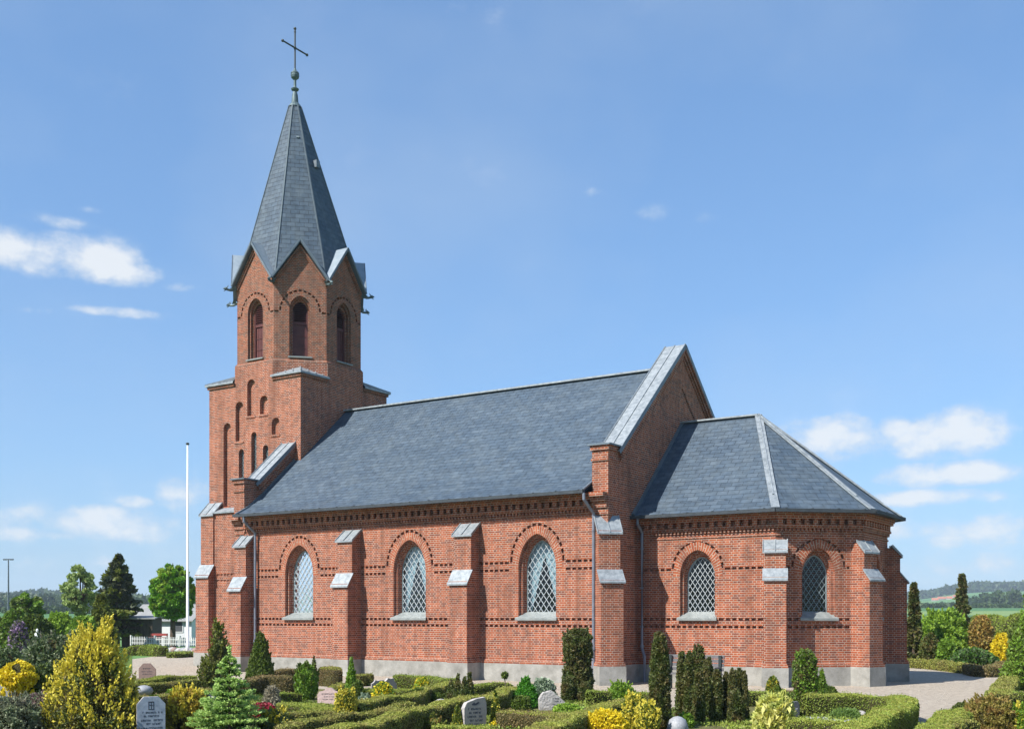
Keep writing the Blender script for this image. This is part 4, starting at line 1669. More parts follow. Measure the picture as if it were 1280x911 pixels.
def hedge(label, pts, w, h, m='hedge', dens=4200, leaf=.021, group='low clipped hedges framing the graves', ctop=None, name='hedge'):
    """clipped hedge swept along the ground points pts"""
    P = [Vector((p[0], p[1], 0)) for p in pts]
    # resample with a smooth spline
    Q = []
    n = len(P)
    for i in range(n - 1):
        p0, p1, p2, p3 = P[max(i - 1, 0)], P[i], P[i + 1], P[min(i + 2, n - 1)]
        k = max(3, int((p2 - p1).length / .16))
        for j in range(k):
            t = j / k
            Q.append(.5 * ((2 * p1) + (p2 - p0) * t + (2 * p0 - 5 * p1 + 4 * p2 - p3) * t * t + (3 * p1 - p0 - 3 * p2 + p3) * t ** 3))
    Q.append(P[-1])
    n = len(Q)
    prof = [(-.46, 0), (-.50, .35), (-.52, .80), (-.46, .96), (-.25, 1.0), (.25, 1.0), (.46, .96), (.52, .80), (.50, .35), (.46, 0)]
    ph = rng.uniform(0, 6, 4)
    cv, cf = [], []
    K = len(prof)
    c0 = sum(Q, Vector()) / n
    T = []
    s_ = 0
    for i, q in enumerate(Q):
        d = (Q[min(i + 1, n - 1)] - Q[max(i - 1, 0)]).normalized()
        T.append(d)
        nn_ = Vector((-d.y, d.x, 0))
        s_ += (q - Q[i - 1]).length if i else 0
        e = min(1, .55 + .45 * min(i, n - 1 - i) / 1.5)
        hv = h * (1 + .07 * math.sin(s_ * 2.1 + ph[0]) + .05 * math.sin(s_ * 5.3 + ph[1])) * (1 if 0 < i < n - 1 else .9)
        wv = w * (1 + .08 * math.sin(s_ * 2.7 + ph[2]) + .05 * math.sin(s_ * 6.1 + ph[3])) * e
        for a, b_ in prof:
            p = q + nn_ * (a * wv)
            cv.append(Vector((p.x - c0.x, p.y - c0.y, b_ * hv)))
    for i in range(n - 1):
        for k in range(K - 1):
            cf.append((i * K + k, i * K + k + 1, (i + 1) * K + k + 1, (i + 1) * K + k))
    cf.append(tuple(range(K)))
    cf.append(tuple((n - 1) * K + k for k in range(K)))
    # leaves on the faces
    V = np.array([tuple(v) for v in cv])
    PP, NN = [], []
    for f in cf:
        if len(f) == 4:
            a, b_, c, d = V[list(f)]
        else:
            a, b_, c, d = V[f[0]], V[f[-1]], V[f[-4]], V[f[3]]
        nr = np.cross(b_ - a, d - a)
        area = (np.linalg.norm(nr) + np.linalg.norm(np.cross(b_ - c, d - c))) / 2
        k = rng.poisson(area * dens)
        if not k:
            continue
        u, v = rng.uniform(0, 1, (2, k, 1))
        PP.append(a * (1 - u) * (1 - v) + b_ * u * (1 - v) + c * u * v + d * (1 - u) * v)
        nr = nr / (np.linalg.norm(nr) + 1e-9)
        NN.append(np.repeat(nr[None], k, 0))
    PP, NN = np.concatenate(PP), np.concatenate(NN)
    ctr = np.zeros_like(NN)
    sgn = np.sign(NN[:, 2:3] + 1e-6)
    # outward = away from the hedge axis: use height and lateral heuristics
    out = NN * np.where(np.abs(NN[:, 2:3]) > .3, sgn, 1)
    lv = Leaves()
    k = len(PP)
    lv.add(PP + rng.normal(0, .009, (k, 3)) + np.array([0, 0, .004]) + (rng.uniform(0, 1, (k, 1)) < .06) * np.array([0, 0, 1]) * rng.uniform(0, .05, (k, 1)), np.array([0, 0, .55]) + rng.normal(0, .7, (k, 3)), leaf, 1.5, 0)
    if ctop:
        top = PP[:, 2] > h * .9
        q = PP[top]
        lv.add(q + np.array([0, 0, .012]), np.array([0, 0, .7]) + rng.normal(0, .6, (len(q), 3)), leaf, 1.6, 1)
    cv2 = [tuple(v) for v in cv]
    me = lv.mesh(name, [LM[m]] + ([LM[ctop]] if ctop else []) + [M['twigs']], (cv2, cf, 2 if ctop else 1))
    o = bpy.data.objects.new(name, me)
    C.objects.link(o)
    o.location = (c0.x, c0.y, GZ)
    return tag(o, label, 'hedge', group)


def H(label, pp, w=.42, h=.42, **k):
    w, h = w * .76, h * .86
    return hedge(label, [hp(x, y, GZ + h) for x, y in pp], w, h, **k)


# ---- clipped hedges of the grave plots (each traced along its top)
H('short yellow-green hedge nearest the gravel left of the tower foot', [(176, 850), (205, 846), (246, 845)], .5, .30, ctop='hedgetop', m='hedgegreen')
H('long low hedge just in front of the gravel, second row left of the tower', [(150, 858), (200, 852.5), (250, 850.5)], .42, .40, m='hedge')
H('brown sided hedge behind the flat white kerb stone', [(150, 872), (200, 868), (232, 866), (262, 862)], .5, .42, m='hedgebrown', ctop='hedgetop')
H('dark reddish brown hedge to the right of the small fir tree', [(306, 847), (330, 845), (366, 845)], .55, .55, m='hedgebrown')
H('pinkish brown hedge tops behind the small green thuja', [(344, 838), (372, 837), (398, 837)], .5, .40, m='hedgebrown')
H('low green hedge right of the dry grass tuft', [(340, 868), (356, 866), (376, 865)], .34, .34, m='hedgegreen')
H('broad flat green hedge in front of the pink granite stone', [(346, 879), (370, 879), (398, 881), (425, 888)], .95, .30, m='hedgegreen', ctop='hedgetop')
H('mid green hedge below the broad flat one, running to the golden column', [(358, 894), (390, 889), (421, 887)], .42, .36)
H('dark sided hedge at the lower edge left of the golden column', [(352, 910), (385, 900), (420, 893)], .42, .38, m='hedge')
H('boxy brown hedge block under the second church window', [(399, 834), (410, 834), (422, 835)], .75, .62, m='hedgebrown', ctop='hedgetop')
H('short hedge behind the pair of slender cypresses', [(414, 860), (428, 855), (450, 851)], .36, .36)
H('sunlit green hedge along the gravel below the middle buttress', [(492, 845), (520, 845), (548, 846.5), (566, 848)], .8, .46, m='hedgegreen')
H('short dark hedge left of the rough stone with purple flowers', [(446, 843), (455, 842), (466, 842)], .4, .40, m='hedge')
H('wide pale green hedge with yellow blooms in its middle', [(452, 862), (480, 861), (512, 862)], .9, .30, m='hedgegreen', ctop='hedgetop')
H('long snaking hedge climbing from the golden column to the conifer clump', [(444, 879), (474, 873), (511, 868), (536, 859), (562, 852)], .46, .44, ctop='hedgetop')
H('thin dark hedge below the snaking one', [(378, 904), (420, 895), (462, 889), (490, 883), (514, 878)], .36, .34)
H('longest hedge, rising from the bottom edge behind the dark headstone', [(395, 913), (436, 908), (481, 896), (511, 888), (549, 879), (582, 873), (618, 867), (634, 861), (646, 857)], .50, .46, ctop='hedgetop', m='hedge')
H('short hedge behind the little standard tree', [(590, 857), (610, 855), (640, 854)], .40, .34, m='hedgegreen')
H('olive hedge at the bottom edge in front of the dark headstone', [(540, 907), (575, 907), (615, 909)], .5, .34, m='hedgegreen', ctop='hedgetop')
H('broad russet topped hedge before the bright green cone', [(624, 888), (655, 889), (690, 892), (716, 896)], .8, .36, m='hedgebrown', ctop='hedgetop')
H('thick hedge curving up from the bottom edge to the yellow thujas', [(662, 913), (690, 903), (716, 895), (745, 885), (770, 879), (790, 876)], .60, .46, ctop='hedgetop', m='hedge')
H('dark green hedge stub between the double yew and the light green bush', [(738, 863), (750, 862), (764, 862)], .5, .44, m='hedgegreen')
H('short hedge beside the tall dark cypress', [(790, 867), (802, 866), (816, 867)], .4, .30, m='hedgegreen')
H('low hedge left of the dwarf conifer by the chancel', [(915, 865), (938, 864), (965, 864)], .5, .38, m='hedgegreen')
H('low hedge right of the dwarf conifer by the chancel', [(972, 865), (985, 864), (1000, 864)], .5, .36, m='hedgebrown')
H('straight olive hedge in front of the white gravel bed', [(985, 902), (1020, 902), (1064, 903)], .55, .42, ctop='hedgetop', m='hedgegreen')
H('hedge turning the corner round the white gravel bed by the path', [(1006, 869), (1040, 868), (1085, 868), (1116, 869.5), (1130, 874), (1124, 882), (1096, 894), (1066, 909), (1046, 921)], .60, .50, ctop='hedgetop', m='hedgegreen')
H('hedge on the far side of the path, running to the bottom edge', [(1156, 925), (1170, 906), (1188, 893), (1214, 883)], .6, .46, m='hedgegreen', ctop='hedgetop')
H('short hedge in front of the rusty rounded bush', [(1180, 906), (1196, 902), (1218, 900)], .45, .42, m='hedge')
H('dark shaded hedge behind the chancel corner', [(1134, 823), (1170, 825.5), (1208, 829.5)], .6, .40, m='hedge', dens=1500, leaf=.04)
H('sunlit brown hedge bending at the far end of the gravel', [(1210, 830), (1236, 833), (1258, 827)], .7, .40, m='hedgebrown', dens=1500, leaf=.04)
H('hedge at the right edge beside the layered conifer', [(1248, 868), (1254, 855), (1262, 846)], .6, .5, m='hedge')
H('broad green hedge at the right edge above the rusty bush', [(1246, 866), (1270, 865), (1300, 866)], 1.2, .45, m='hedgegreen')
H('brown and purple hedge at the left edge below the yellow dome', [(-20, 858), (12, 857), (44, 857)], .5, .40, m='hedgebrown')
H('clipped green hedge left of the flagpole beyond the gravel', [(160, 807), (182, 807), (203, 808)], 1.0, .58, m='hedgegreen', dens=500, leaf=.07, group='clipped hedges beyond the gravel')
H('low rounded hedge at the foot of the flagpole', [(215, 816), (228, 815), (243, 815)], 1.0, .28, m='hedgegreen', dens=600, leaf=.06, group='clipped hedges beyond the gravel')


# ------------------------------------------------------------------ plants of the graveyard
def plant(name, label, cat, x0, x1, yt, Z, prof, mats, n, leaf, group=None, **k):
    R = (x1 - x0) / 2 / 1410 * Z
    Hh = zof(yt, Z) - GZ
    me = bush_mesh(name, R, Hh, prof, [LM[m] for m in mats], n, leaf, **k)
    return put(name, me, (x0 + x1) / 2, Z, label, cat, group)


def fir(label, px, Z, R, Hh):
    lv = Leaves()
    tr = 11
    for j in range(tr):
        t = j / tr
        z = .10 + (Hh - .22) * t
        L_ = R * (1 - t) ** .85 * 1.08 + .03
        nb = int(7 + 7 * (1 - t))
        a0 = rng.uniform(0, 6)
        for b_ in range(nb):
            a = a0 + 2 * PI * b_ / nb + rng.normal(0, .12)
            ln = L_ * rng.uniform(.68, 1.16)
            zj = rng.normal(0, .022)
            m = int(60 + 130 * (1 - t))
            s_ = rng.uniform(.12, 1, m)
            side = rng.normal(0, 1, m) * .20 * ln * (s_ * (1.15 - s_) * 2)
            ca, sa = math.cos(a), math.sin(a)
            rr = s_ * ln
            P = np.stack([rr * ca - side * sa, rr * sa + side * ca, z + rr * .20 - (rr / max(ln, .01)) ** 2 * .05 + zj + rng.normal(0, .012, m)], 1)
            D = np.stack([np.full(m, ca) - np.sign(side) * sa * .6, np.full(m, sa) + np.sign(side) * ca * .6, np.full(m, .35)], 1) + rng.normal(0, .3, (m, 3))
            out = (s_ + np.abs(side) / (ln * .4)) > .93
            lv.add(P[~out], D[~out], .026, 1.5, 0)
            if out.sum():
                q = P[out]
                for _ in range(2):
                    lv.add(q + rng.normal(0, .012, q.shape) + np.array([0, 0, .012]), D[out] + rng.normal(0, .3, q.shape), .026, 1.5, 1)
    m = 90
    zz = rng.uniform(Hh - .25, Hh, m)
    lv.add(np.stack([rng.normal(0, .012, m), rng.normal(0, .012, m), zz], 1), np.array([0, 0, 1]) + rng.normal(0, .6, (m, 3)), .03, 1.7, 1)
    me = lv.mesh('fir_crown', [LM['fir'], LM['firtip']])
    root = empty('fir_tree', at(px, Z), label, 'fir tree')
    c = bpy.data.objects.new('crown', me)
    C.objects.link(c)
    c.parent = root
    mb = MB()
    base = Vector(root.location)
    mb.tube([base, base + Vector((0, 0, Hh * .5)), base + Vector((0, 0, Hh * .96))], [.035, .02, .005], 8)
    mb.build('trunk', M['bark'], root)
    return root


YEWS = 'columnar yews between the graves'
plant('golden_conifer', 'big golden conifer with upright sprays, tallest plant of the graveyard at lower left', 'conifer', 56, 174, 792, 19.2, 'cone', ['yew', 'goldtip'], 17000, .030,
      up=.6, lump=.42, tipmat=.10, tips=(430, .27, .034), clump=.07, core=.58, wk=8)
plant('golden_conifer', 'slim golden leader shooting up behind the crown of the big golden conifer', 'conifer', 112, 156, 774, 19.7, 'spire', ['yew', 'goldtip'], 3500, .030,
      up=.6, lump=.4, tips=(110, .18, .025), core=.5)
fir('small fir tree with bright new growth on every branch tip', 287, 19.0, .57, zof(806, 19.0) - GZ)
plant('upright_juniper', 'ragged dark spiky conifer behind the small fir, in front of the tower foot', 'juniper', 260, 287, 780, 32, 'spire', ['yew', 'olive'], 5000, .045, up=.7, lump=.4, tips=(60, .28, .04), core=.5)
plant('upright_juniper', 'low dark spreading conifer at the foot of the ragged spiky one', 'juniper', 248, 276, 827, 30, 'dome', ['yew', 'olive'], 3000, .04, up=.6, lump=.35, tips=(40, .2, .04), core=.6)
plant('cone_thuja', 'broad dark green cone at the left church downpipe', 'thuja', 308, 343, 790, 33.5, 'cone', ['thuja'], 9000, .045, up=.7, lump=.12, core=.82)
plant('small_thuja', 'tiny dark thuja sticking up behind the boxy brown hedge', 'thuja', 388.5, 396.5, 819, 33, 'spire', ['yew'], 1200, .035, up=.6)
plant('small_thuja', 'upright feathery green thuja left of the boxy brown hedge', 'thuja', 369, 397, 829, 27.5, 'egg', ['thujabright', 'thuja'], 7000, .034, up=.75, lump=.16, tips=(60, .14, .02), core=.75)
plant('small_cypress', 'slender light green cypress right of the pink granite stone', 'cypress', 431, 447, 822, 27, 'spire', ['thujabright'], 4500, .03, up=.7, lump=.14)
plant('small_cypress', 'short cypress leaning on the slender light green one', 'cypress', 439, 454, 850, 26, 'egg', ['thuja'], 2500, .03, up=.7, lump=.16)
plant('golden_column', 'gold topped column conifer with dark gaps, among the long hedges', 'conifer', 420, 444, 861, 21.3, 'column', ['thuja', 'goldtip'], 7000, .024, up=.6, lump=.30, tipmat=.35, tips=(60, .10, .02), core=.6)
plant('golden_bush', 'golden orange rounded bush beside the blue-grey headstone', 'bush', 208, 260, 861, 20.3, 'dome', ['orange', 'goldtip'], 13000, .028, up=.45, lump=.26, tipmat=.12, tips=(130, .12, .02), clump=.04, core=.66)
plant('dwarf_pine', 'dark dwarf pine with yellow tips at the bottom edge right of the small fir', 'pine', 322, 364, 887, 19.4, 'dome', ['juniper', 'gold'], 7000, .028, up=.5, lump=.28, tipmat=.12, tips=(60, .10, .02), core=.65)
plant('red_barberry', 'crimson low shrub right of the small fir', 'shrub', 311, 346, 878, 22.3, 'flat', ['red'], 2600, .03, up=.4, lump=.3)
plant('dry_grass_tuft', 'pale dry grass tuft before the reddish brown hedge', 'grass tuft', 330, 349, 859, 24, 'dome', ['dry'], 2600, .03, up=.8, elong=4.5, lump=.15)
plant('yellow_flowering_plant', 'low plant with yellow blooms below the rough stone with purple flowers', 'plant', 466, 492, 852, 26.5, 'flat', ['thujabright', 'flowery'], 2600, .035, tipmat=.35, lump=.25)
plant('yellow_flowering_plant', 'little round yellow bush in front of the sunlit green hedge', 'plant', 517, 538, 847, 28.5, 'dome', ['lime', 'yellow'], 2400, .035, tipmat=.4, lump=.2)
plant('small_thuja', 'feathery green thuja right of the little round yellow bush', 'thuja', 512, 534, 860, 25, 'egg', ['thuja'], 3800, .03, up=.75, lump=.2, tips=(40, .1, .02))
k_ = 'four pointed conifers standing as one clump left of the dark headstone'
for (x0, x1, yt, Z, lb) in ((557, 571, 849, 25.2, 'leftmost and lowest'), (566, 579, 843, 25.0, 'second from left'), (574, 587, 846, 24.8, 'third'), (581, 593, 841, 25.4, 'rightmost')):
    plant('small_thuja', lb + ' of four pointed conifers in a clump, left of the dark headstone', 'thuja', x0, x1, yt, Z, 'spire', ['yew'], 2600, .034, group=k_, up=.75, lump=.15)
plant('small_thuja', 'thin yellow-green conifer close to the left side of the dark headstone', 'thuja', 565, 578, 882, 20.6, 'spire', ['thuja', 'gold'], 2500, .026, up=.6, lump=.25, tipmat=.15)
plant('small_thuja', 'thin golden green conifer right of the dark headstone', 'thuja', 613.5, 625, 863, 20.9, 'spire', ['thuja', 'goldtip'], 3600, .026, up=.6, lump=.15, tipmat=.25)
plant('bright_cone', 'vivid green cone shaped dwarf spruce left of the pale boulder stone', 'dwarf spruce', 640, 674, 846, 25, 'cone', ['conica'], 11000, .026, up=.35, lump=.10, core=.85, rough=.8)
plant('silver_shrub', 'low silvery variegated shrub behind the pale boulder stone', 'shrub', 664, 694, 848, 28, 'dome', ['silver'], 3200, .05, lump=.3)
plant('light_green_mound', 'bright light green mound at the right foot of the pale boulder stone', 'mound plant', 692, 727, 880, 24.0, 'flat', ['thujabright', 'lime'], 3400, .034, tipmat=.4, lump=.3)
plant('light_green_mound', 'flat blue-green mat plant at the bottom edge below the pale boulder stone', 'mound plant', 647, 675, 902, 21.3, 'flat', ['silver'], 1500, .03, lump=.3)
plant('yellow_flowering_plant', 'tiny clump of yellow flowers at the bottom edge right of the dark headstone', 'plant', 614, 632, 901, 20.6, 'flat', ['thuja', 'flowery'], 1100, .03, tipmat=.5, lump=.2)
plant('bottom_shrub', 'olive and rusty low shrub at the bottom edge behind the rounded grey stone top', 'shrub', 512, 556, 897, 19.9, 'dome', ['olive', 'rusty'], 5200, .03, tipmat=.3, lump=.3, clump=.03)
plant('clipped_yew', 'tall double yew, clipped round on top and waisted, before the nave downpipe', 'yew', 704, 740, 786, 27.2, 'double', ['yewdark', 'yew'], 16000, .036, up=.4, lump=.12, clump=.035, tipmat=.35, core=.84)
plant('clipped_yew', 'shorter bushy yew crowding the right foot of the waisted double yew', 'yew', 722, 741, 852, 26.6, 'egg', ['yewdark'], 5000, .034, up=.4, lump=.14)
plant('clipped_yew', 'shorter bushy yew crowding the left foot of the waisted double yew', 'yew', 702, 718, 846, 26.6, 'egg', ['yewdark'], 4600, .034, up=.4, lump=.14)
plant('light_green_bush', 'light green feathery bush before the corner buttress plinth', 'bush', 759, 792, 853, 26.5, 'dome', ['thujabright', 'lime'], 6500, .034, up=.65, lump=.2, tips=(60, .12, .02))
plant('yellow_bush', 'bright yellow bush at the bottom edge left of the yellow-green thujas', 'bush', 731, 784, 888, 18.6, 'dome', ['yellow'], 8500, .030, lump=.30, clump=.035, tips=(60, .08, .02), core=.7)
plant('yellow_thuja', 'yellow-green thuja touching the right of the bright yellow bush', 'thuja', 778, 806, 868, 19.6, 'egg', ['thuja', 'goldtip'], 6500, .028, up=.6, lump=.25, tipmat=.3, tips=(80, .10, .02), core=.65)
plant('yellow_thuja', 'lower yellow-green thuja at the foot of the tall dark cypress', 'thuja', 796, 824, 879, 19.1, 'egg', ['thuja', 'goldtip'], 6000, .028, up=.6, lump=.25, tipmat=.28, tips=(70, .10, .02), core=.65)
plant('dark_cypress', 'tall tapering dark cypress, the highest plant before the chancel', 'cypress', 811, 838, 790, 20.4, 'taper', ['yewdark', 'yew'], 19000, .028, up=.45, lump=.16, clump=.03, tipmat=.3, core=.80)
for (x0, x1, yt, Z, lb) in ((845, 859, 815, 22.3, 'leftmost thin column of the big yew clump'), (855, 868, 814, 22.0, 'thin column, second from the left in the big yew clump'), (861, 884, 805, 22.5, 'tallest thick column of the big yew clump'),
                            (866, 881, 836, 21.3, 'low front column in the middle of the big yew clump'), (877, 893, 822, 21.9, 'brown tipped column right of the tallest in the big yew clump'), (888, 904, 838, 21.5, 'rightmost column of the big yew clump')):
    plant('columnar_yew', lb, 'yew', x0 + .3, x1 - .3, yt, Z, 'taper', ['yewdark', 'yew'], 8000, .030, group=YEWS, up=.5, lump=.20, clump=.03, tipmat=.35)
for (x0, x1, yt, Z, lb) in ((902, 913, 840, 22.2, 'leftmost column of the small dark yew clump'), (910, 922, 836, 22.0, 'second column of the small dark yew clump'), (919, 928, 835, 22.4, 'third and tallest column of the small dark yew clump'),
                            (925, 935, 839, 22.1, 'rightmost column of the small dark yew clump'), (908, 930, 862, 21.5, 'low wide front column of the small dark yew clump')):
    plant('columnar_yew', lb, 'yew', x0 + .3, x1 - .3, yt, Z, 'taper', ['yewdark', 'yew'], 6000, .030, group=YEWS, up=.5, lump=.2, clump=.03, tipmat=.2)
plant('columnar_yew', 'single stout yew column in the white gravel bed', 'yew', 993, 1020, 812, 23.2, 'column', ['yew', 'thujabright'], 12000, .031, group=YEWS, up=.45, lump=.14, clump=.03, tipmat=.35, core=.86)
plant('small_thuja', 'small green thuja tight to the right of the stout yew column', 'thuja', 1019, 1036, 836, 24.5, 'spire', ['thuja', 'thujabright'], 4200, .03, up=.65, lump=.14, tipmat=.3)
plant('small_thuja', 'rounder green thuja behind the white gravel bed', 'thuja', 1030, 1048, 858, 25.3, 'egg', ['thuja'], 2500, .03, up=.6, lump=.18)
plant('dwarf_conifer', 'golden brown dwarf conifer standing before the chancel buttress', 'conifer', 958, 974, 845, 25.8, 'egg', ['thuja', 'gold'], 3600, .03, up=.6, lump=.16, tipmat=.2)
plant('green_feather_conifer', 'feathery green conifer behind the yellow variegated shrub', 'conifer', 966, 990, 862, 22.6, 'egg', ['thuja'], 4200, .03, up=.7, lump=.22, tips=(50, .12, .02))
plant('variegated_shrub', 'yellow and green variegated shrub at the bottom edge by the stout yew', 'shrub', 945, 991, 869, 19.4, 'dome', ['variegated'], 2900, .060, up=.45, lump=.28, elong=2.6, core=.62)
plant('bed_plant', 'yellow-green low plant in the white gravel bed', 'plant', 1063, 1088, 882, 23.2, 'flat', ['lime', 'yellow'], 1300, .036, tipmat=.4, lump=.25)
plant('bed_plant', 'grassy green plant beside the yellow-green one in the white gravel bed', 'plant', 1040, 1074, 887, 22.4, 'flat', ['grass'], 1700, .035, up=.85, elong=4, lump=.2)
plant('rusty_bush', 'rusty yellow rounded bush at the bottom edge right of the path', 'bush', 1203, 1270, 872, 19.6, 'dome', ['rusty'], 18000, .026, lump=.20, clump=.03, core=.76)
plant('rusty_bush', 'tight dark green shrub wedged between hedge and rusty bush', 'bush', 1190, 1214, 878, 21.5, 'dome', ['yew'], 3500, .03, lump=.2)
plant('mixed_flower_plant', 'mixed green plant with pale flowers at the right edge', 'plant', 1262, 1300, 880, 19.4, 'dome', ['thujabright', 'goldtip'], 4500, .032, tipmat=.12, lump=.25)
plant('layered_conifer', 'layered bright green conifer cut by the right edge', 'conifer', 1259, 1340, 728, 31, 'cone', ['thuja', 'thujabright'], 20000, .05, up=.25, lump=.32, tipmat=.4, tips=(110, .25, .05), core=.7)
# left foreground and middle
plant('yellow_bush', 'round bright yellow bush at the left edge above the heather', 'bush', 3, 42, 827, 24.5, 'ball', ['yellow'], 5500, .045, lump=.2, clump=.05, core=.58, z0=.42)
plant('spreading_juniper', 'wide grey-green spreading juniper behind the round yellow bush', 'juniper', 22, 122, 795, 29.5, 'dome', ['juniper', 'bluegrey'], 26000, .045, lump=.26, clump=.06, up=.4, tipmat=.25, core=.74)
plant('spreading_juniper', 'lower dark juniper reaching the left edge', 'juniper', -40, 40, 812, 31, 'dome', ['juniper'], 14000, .045, lump=.26, clump=.06, up=.4, core=.74)
plant('spreading_juniper', 'small juniper mound left of the big golden conifer', 'juniper', 38, 72, 830, 25, 'dome', ['juniper', 'thuja'], 7000, .036, lump=.26, tipmat=.3, core=.74)
plant('heather_bush', 'grey-green bush with pinkish heather behind it in the bottom left corner', 'bush', -30, 52, 872, 18.6, 'dome', ['bluegrey'], 16000, .026, lump=.26, clump=.035, up=.5, core=.7)
plant('heather_bush', 'pinkish heather mound between the corner bush and the big golden conifer', 'heather', 20, 78, 866, 20.3, 'dome', ['heather', 'bluegrey'], 9000, .024, lump=.22, up=.6, tipmat=.25, core=.8)
for (x0, x1, yt, Z, mt, lb) in ((58, 86, 868, 22.5, 'yewdark', 'dark low shrub at the left foot of the big golden conifer'), (182, 204, 869, 22.2, 'thuja', 'bright tufty shrub behind the blue-grey headstone'), (206, 226, 861, 25.5, 'lime', 'pale fresh green sprigs on the bed left of the flat white kerb stone'),
                                (376, 402, 886, 22.5, 'thujabright', 'low sprouting green plant left of the golden column'), (640, 664, 870, 23.8, 'thuja', 'dark low plant at the foot of the vivid green cone'), (1098, 1120, 890, 21.9, 'hedgebrown', 'low brown plant inside the corner of the white gravel bed hedge'),
                                (448, 464, 868, 25.5, 'silver', 'pale flowering tuft right of the short cypress'), (848, 866, 893, 20.5, 'thujabright', 'bright green low plant at the foot of the big yew clump'),
                                (498, 520, 893, 20.8, 'hedgegreen', 'small green mound at the bottom edge just above the round grey stone top'), (534, 556, 866, 25.6, 'thuja', 'dark green low plant left of the four pointed conifers')):
    plant('low_shrub', lb, 'shrub', x0, x1, yt, Z, 'dome', [mt], 2600, .034, lump=.28, up=.5)


def standard_tree(label, px, Z, yt, yc):
    root = empty('standard_tree', at(px, Z), label, 'tree')
    Hh = zof(yt, Z) - GZ
    zc = zof(yc, Z) - GZ
    mb = MB()
    b = Vector(root.location)
    mb.tube([b, b + Vector((.02, 0, Hh * .5)), b + Vector((0, 0, zc))], [.02, .014, .012], 6)
    mb.build('trunk', M['bark'], root)
    lv = Leaves()
    n = 420
    P = rng.normal(0, 1, (n, 3))
    P /= np.linalg.norm(P, axis=1, keepdims=True)
    P *= rng.uniform(.4, 1, (n, 1)) * .085
    lv.add(P + np.array([0, 0, (zc + Hh) / 2]), P + rng.normal(0, .05, (n, 3)), .035, 1.8)
    c = bpy.data.objects.new('crown', lv.mesh('lollipop', [LM['thuja']]))
    C.objects.link(c)
    c.parent = root


standard_tree('tiny standard tree with a ball crown on a bare stem below the third window', 631, 26, 839, 848)


# ------------------------------------------------------------------ gravestones
def frame_at(px, Z, az):
    p = at(px, Z)
    return p, fr(p.x, p.y, az, p.z)


def letters(mb, u0, u1, z, h, d, seed):
    """one line of small engraved letters; worn, so only their strokes show"""
    r = random.Random(seed)
    u = u0
    while u < u1 - h * .5:
        w = h * r.uniform(.4, .65)
        if r.random() < .14:
            u += h * .7
            continue
        k = r.randrange(4)
        t = h * .16
        mb.box(u, u + t, d - .001, d + .002, z, z + h)
        if k in (0, 1):
            mb.box(u + w - t, u + w, d - .001, d + .002, z, z + h)
        if k in (0, 2):
            mb.box(u + t, u + w - (t if k == 0 else 0), d - .001, d + .002, z + h - t, z + h)
        if k in (1, 3):
            mb.box(u + t, u + w - (t if k == 1 else 0), d - .001, d + .002, z + h * .45, z + h * .45 + t)
        if k == 3:
            mb.box(u + t, u + w, d - .001, d + .002, z, z + t)
        u += w + h * .28


def stone(label, px, Z, az, outline, thick, front, side, lines=(), emblem=None, let='engrave', jag=0):
    """upright headstone: outline is the front silhouette (u, z); thick back from the face"""
    p, f = frame_at(px, Z, az)
    root = empty('headstone', p, label, 'headstone')
    mb = MB(f)
    r = random.Random(len(label))
    pts = outline
    if jag:
        q = []
        for (a, b), (c, d) in zip(outline, outline[1:] + outline[:1]):
            for t in (0, .33, .66):
                q.append((a + (c - a) * t + (r.uniform(-jag, jag) if b > .05 else 0), b + (d - b) * t + (r.uniform(-jag, jag) if b > .05 else 0)))
        pts = q
    n = len(pts)
    back = [(x * .93, z * .97 if z > .05 else z) for x, z in pts]
    tris = tessellate_polygon([[Vector((a[0], a[1], 0)) for a in pts]])
    midp = [(x * (1 + (r.uniform(-jag, jag) * 2 if jag else 0)), z) for x, z in pts]
    mb.add([(a[0], 0, a[1]) for a in pts] + [(a[0], -thick * .5, a[1]) for a in midp] + [(a[0], -thick, a[1]) for a in back],
           [(i, (i + 1) % n, n + (i + 1) % n, n + i) for i in range(n)] + [(n + i, n + (i + 1) % n, 2 * n + (i + 1) % n, 2 * n + i) for i in range(n)] + [tuple(2 * n + i for i in t) for t in tris])
    mb.m = 1
    mb.add([(a[0], 0, a[1]) for a in pts], [tuple(t) for t in tris])
    body = mb.build('stone', [M[side], M[front]], root, solid=False)
    lm = MB(f)
    for i, (u0, u1, z, h) in enumerate(lines):
        letters(lm, u0, u1, z, h, 0, i * 7 + len(label))
    if lines:
        lm.build('inscription', M[let], body, solid=False)
    if emblem:
        em = MB(f)
        emblem(em)
        em.build('emblem', M['engrave'], body, solid=False)
    return root


def oct_outline(w, h, c):
    return [(-w / 2, 0), (-w / 2, h - c * 1.1), (-w / 2 + c, h), (w / 2 - c, h), (w / 2, h - c * 1.1), (w / 2, 0)]


def window_emblem(m):
    m.box(-.045, -.035, -.001, .003, .47, .60)
    m.box(.035, .045, -.001, .003, .47, .60)
    m.box(-.045, .045, -.001, .003, .585, .60)
    m.box(-.045, .045, -.001, .003, .465, .475)
    m.box(-.005, .005, -.001, .003, .475, .585)
    m.box(-.03, .03, -.001, .003, .535, .545)


stone('blue-grey headstone with clipped corners and a small framed emblem, by the big golden conifer', 189, 19.0, 58, oct_outline(.46, .68, .11), .18, 'bluestone', 'palestone',
      [(-.14, .18, .40, .032), (-.12, .14, .34, .032), (-.16, .19, .27, .032), (-.10, .15, .21, .032), (-.16, .18, .14, .032)], window_emblem)


